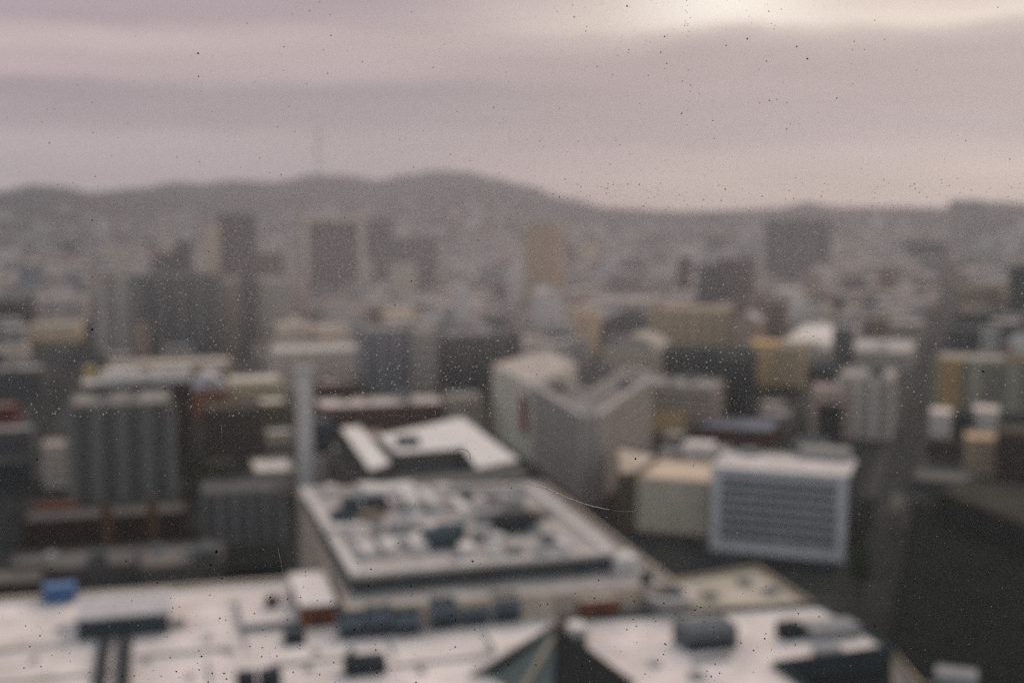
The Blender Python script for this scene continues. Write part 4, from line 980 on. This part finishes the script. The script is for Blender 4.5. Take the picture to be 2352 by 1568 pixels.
# grit: dark grains and pale mineral spots, far too many to count
def grit(name, label, spots, m, parent):
    V, Fc = [], []
    rn = random.Random(len(spots))
    for (p, r, ax, rot) in spots:
        k = len(V); n_ = 7
        for i in range(n_):
            a_ = 2 * math.pi * i / n_; q = r * rn.uniform(.75, 1.2)
            x, z = q * math.cos(a_) * ax, q * math.sin(a_)
            V.append(p + Vector((x * math.cos(rot) - z * math.sin(rot), 0, x * math.sin(rot) + z * math.cos(rot))))
        V.append(p + Vector((0, r * .45, 0)))
        for i in range(n_): Fc.append((k + i, k + n_, k + (i + 1) % n_)); 
        Fc.append(tuple(k + i for i in range(n_)))
    o = mesh_obj(name, V, Fc, m, parent); o['kind'] = 'stuff'; o['label'] = label
    return o
gy = yb_ + .00005
PXM = (PANE_Y / F)            # metres on the pane for one photo pixel
rn = random.Random(5)
dk = []
for (x, y, r) in ((455, 123, 3.2), (456, 176, 2.4), (760, 82, 2.6), (652, 108, 2), (652, 162, 1.8), (212, 235, 2), (214, 305, 1.8), (637, 292, 2), (218, 406, 2.2), (212, 506, 2.6), (1566, 261, 2.4), (1641, 318, 2), (1285, 453, 2.2),
                  (497, 1266, 4.4), (484, 1297, 4), (455, 1299, 2.6), (436, 1288, 2), (1460, 1053, 3.8), (94, 1330 + 200, 3), (55, 1568 - 35, 3), (463, 1507, 3.4), (601, 1511 - 4, 3), (604, 1446, 3), (636, 1505, 3), (92, 1459, 3), (370, 1552, 2.6),
                  (805, 1191, 3), (1175, 1120, 2.6), (1170, 1140, 2), (1177, 1218, 2.6), (1366, 1373, 3.2), (1834, 1408, 3.6), (1828, 1590, 3.6), (366, 1006, 2.4), (1500, 700 + 60, 2.4), (1423, 743, 2.6), (1417, 788, 2.4), (1618, 812, 2.4), (212, 757, 3.6), (212, 636, 2.4),
                  (85, 1055, 3.4), (1828, 1432, 2.8), (1829, 1597, 3), (1375, 1332, 3), (1827, 1480, 3), (1440, 1445, 2.4)):
    dk.append((on_pane(x, y, gy), r * .62 * PXM * rn.uniform(.9, 1.1), rn.uniform(.9, 1.5), rn.uniform(0, 3)))
for i in range(800):
    x, y = rn.uniform(-700, 3050), rn.uniform(-400, 2000)
    dens = .16 if y < 700 else (.4 if y < 1250 else 1.0)
    if rn.random() > dens: continue
    r = .5 + rn.random() ** 5 * 1.7
    dk.append((on_pane(x, y, gy), r * PXM, rn.uniform(.8, 1.7), rn.uniform(0, 3)))
for i in range(900):   # splash of grit over the lower left and the right hand drip
    if rn.random() < .75: x, y = rn.gauss(640, 360), rn.gauss(1500, 130)
    else: x, y = rn.gauss(1600, 130), rn.gauss(1480, 110)
    dk.append((on_pane(x, y, gy), (.5 + rn.random() ** 4 * 1.6) * PXM, rn.uniform(.8, 1.7), rn.uniform(0, 3)))
for i in range(120):
    dk.append((on_pane(rn.gauss(1640, 190), rn.gauss(60, 110), gy), (.5 + rn.random() ** 4 * 1.4) * PXM, rn.uniform(.8, 1.5), rn.uniform(0, 3)))
grit('grit', 'tiny black grit spots scattered over the glass', dk, mat((.02, .018, .015), .9, 0), wn)
lt = []
for i in range(85000):
    x, y = rn.uniform(-700, 3050), rn.uniform(-300, 2000)
    dens = (.06 if y < 420 else 1.0 if y < 960 else .16) * (.35 + .65 * math.exp(-((x - 1000) / 900) ** 2))
    if rn.random() > dens: continue
    r = .6 + rn.random() ** 4 * (1.5 if y < 960 else .5)
    lt.append((on_pane(x, y, gy), r * PXM, rn.uniform(.7, 1.5), rn.uniform(0, 3)))
for i in range(26): lt.append((on_pane(1578 + rn.gauss(0, 5), rn.uniform(0, 380), gy), (.7 + rn.random() * 1.0) * PXM, 1.1, rn.uniform(0, 3)))
for i in range(16): lt.append((on_pane(322 + i * 4.3, 568 + i * 3.1 + rn.gauss(0, 1.5), gy), (1.4 + rn.random()) * PXM, 1.2, rn.uniform(0, 3)))
for i in range(26): lt.append((on_pane(330 + rn.uniform(0, 60), 570 + rn.uniform(0, 40), gy), 1.2 * PXM, 1.2, rn.uniform(0, 3)))
lm = bpy.data.materials.new('mineral'); lm.use_nodes = True
t3 = lm.node_tree; t3.nodes.clear()
o3 = t3.nodes.new('ShaderNodeOutputMaterial'); a3 = t3.nodes.new('ShaderNodeBsdfTranslucent'); b3 = t3.nodes.new('ShaderNodeBsdfDiffuse'); c3 = t3.nodes.new('ShaderNodeBsdfTransparent')
a3.inputs[0].default_value = (.9, .88, .84, 1); b3.inputs[0].default_value = (.7, .69, .66, 1)
x3 = t3.nodes.new('ShaderNodeMixShader'); x3.inputs[0].default_value = .3; t3.links.new(a3.outputs[0], x3.inputs[1]); t3.links.new(b3.outputs[0], x3.inputs[2])
g3 = t3.nodes.new('ShaderNodeBsdfGlass'); g3.inputs['Roughness'].default_value = .35; g3.inputs['IOR'].default_value = 1.45; g3.inputs[0].default_value = (.97, .97, .96, 1)
y3 = t3.nodes.new('ShaderNodeMixShader'); y3.inputs[0].default_value = .72; t3.links.new(g3.outputs[0], y3.inputs[1]); t3.links.new(x3.outputs[0], y3.inputs[2])
z3 = t3.nodes.new('ShaderNodeMixShader'); z3.inputs[0].default_value = .85; t3.links.new(c3.outputs[0], z3.inputs[1]); t3.links.new(y3.outputs[0], z3.inputs[2]); t3.links.new(z3.outputs[0], o3.inputs[0])
grit('mineral_spots', 'pale dried water spots all over the glass', lt, lm, wn)
# scratches and fibres
sm = bpy.data.materials.new('fibre'); sm.use_nodes = True
t4 = sm.node_tree; t4.nodes.clear(); o4 = t4.nodes.new('ShaderNodeOutputMaterial'); a4 = t4.nodes.new('ShaderNodeBsdfTranslucent'); b4 = t4.nodes.new('ShaderNodeBsdfDiffuse'); x4 = t4.nodes.new('ShaderNodeMixShader')
a4.inputs[0].default_value = (.95, .93, .86, 1); b4.inputs[0].default_value = (.9, .88, .8, 1); x4.inputs[0].default_value = .45
t4.links.new(a4.outputs[0], x4.inputs[1]); t4.links.new(b4.outputs[0], x4.inputs[2]); g4 = t4.nodes.new('ShaderNodeBsdfGlass'); g4.inputs['Roughness'].default_value = .7; g4.inputs['IOR'].default_value = 1.5
y4 = t4.nodes.new('ShaderNodeMixShader'); y4.inputs[0].default_value = .6; t4.links.new(g4.outputs[0], y4.inputs[1]); t4.links.new(x4.outputs[0], y4.inputs[2]); t4.links.new(y4.outputs[0], o4.inputs[0])
def fibre(label, pts, r):
    """a thin round hair along photo points, drawn through a smooth spline"""
    p = [on_pane(x, y, gy + .0001) for x, y in pts]; q = []
    for i in range(len(p) - 1):
        a, b, c, d = p[max(0, i - 1)], p[i], p[i + 1], p[min(len(p) - 1, i + 2)]
        for k in range(8):
            t_ = k / 8; q.append(.5 * ((2 * b) + (c - a) * t_ + (2 * a - 5 * b + 4 * c - d) * t_ ** 2 + (3 * b - a - 3 * c + d) * t_ ** 3))
    q.append(p[-1]); V, Fc = [], []; n_ = 5
    for i, c in enumerate(q):
        d = (q[min(i + 1, len(q) - 1)] - q[max(i - 1, 0)]).normalized(); s = d.cross(Vector((0, 1, 0))).normalized(); u = Vector((0, 1, 0))
        rr = r * PXM * (.35 + .65 * math.sin(math.pi * min(1, max(0, (i + .6) / len(q)))) ** .5)
        for k in range(n_):
            a_ = 2 * math.pi * k / n_; V.append(c + (s * math.cos(a_) + u * math.sin(a_)) * rr)
    for i in range(len(q) - 1):
        for k in range(n_): Fc.append((i * n_ + k, i * n_ + (k + 1) % n_, (i + 1) * n_ + (k + 1) % n_, (i + 1) * n_ + k))
    o = mesh_obj('fibre', V, Fc, sm, wn); o['label'] = label
fibre('long pale hair lying across the glass', [(1204, 1108), (1230, 1115), (1262, 1124), (1300, 1141), (1340, 1156), (1370, 1164), (1400, 1170)], 1.35)
fibre('faint curved tail of the long hair', [(1404, 1171), (1430, 1174), (1455, 1173), (1475, 1166), (1494, 1153)], .22)
fibre('small pale curled hair', [(1040, 1038), (1056, 1030), (1070, 1033), (1079, 1042), (1080, 1056)], 1.1)
fibre('small bright curved scratch', [(1990, 694), (2008, 696), (2022, 692), (2032, 688)], .8)
fibre('short straight scratch', [(1004, 1250 - 12), (1012, 1222)], .5) if False else None
fibre('short slanted scratch', [(944, 1172), (956, 1152)], .5)
fibre('fine upright scratch', [(638, 1258), (645, 1290), (650, 1322)], .5)
fibre('short upright scratch', [(508, 972), (509, 1010)], .45)

# plant stands on its roof: move it one level down, under the roof part
PLANT = ('air_handler', 'penthouse', 'vent_box', 'vent_stack', 'duct', 'roof_vent', 'skylight', 'pipe_run', 'cooling_unit', 'fan_cowl', 'louvre', 'penthouse_cap', 'light_well', 'platform', 'platform_deck')
for root in [o for o in col.objects if o.type == 'EMPTY' and o.parent is None]:
    kids = list(root.children)
    roofs = [k for k in kids if k.name.split('.')[0] == 'roof' and tuple(k.scale) == (1, 1, 1)]
    if not roofs: continue
    for k in kids:
        if k.name.split('.')[0] in PLANT: k.parent = roofs[-1]
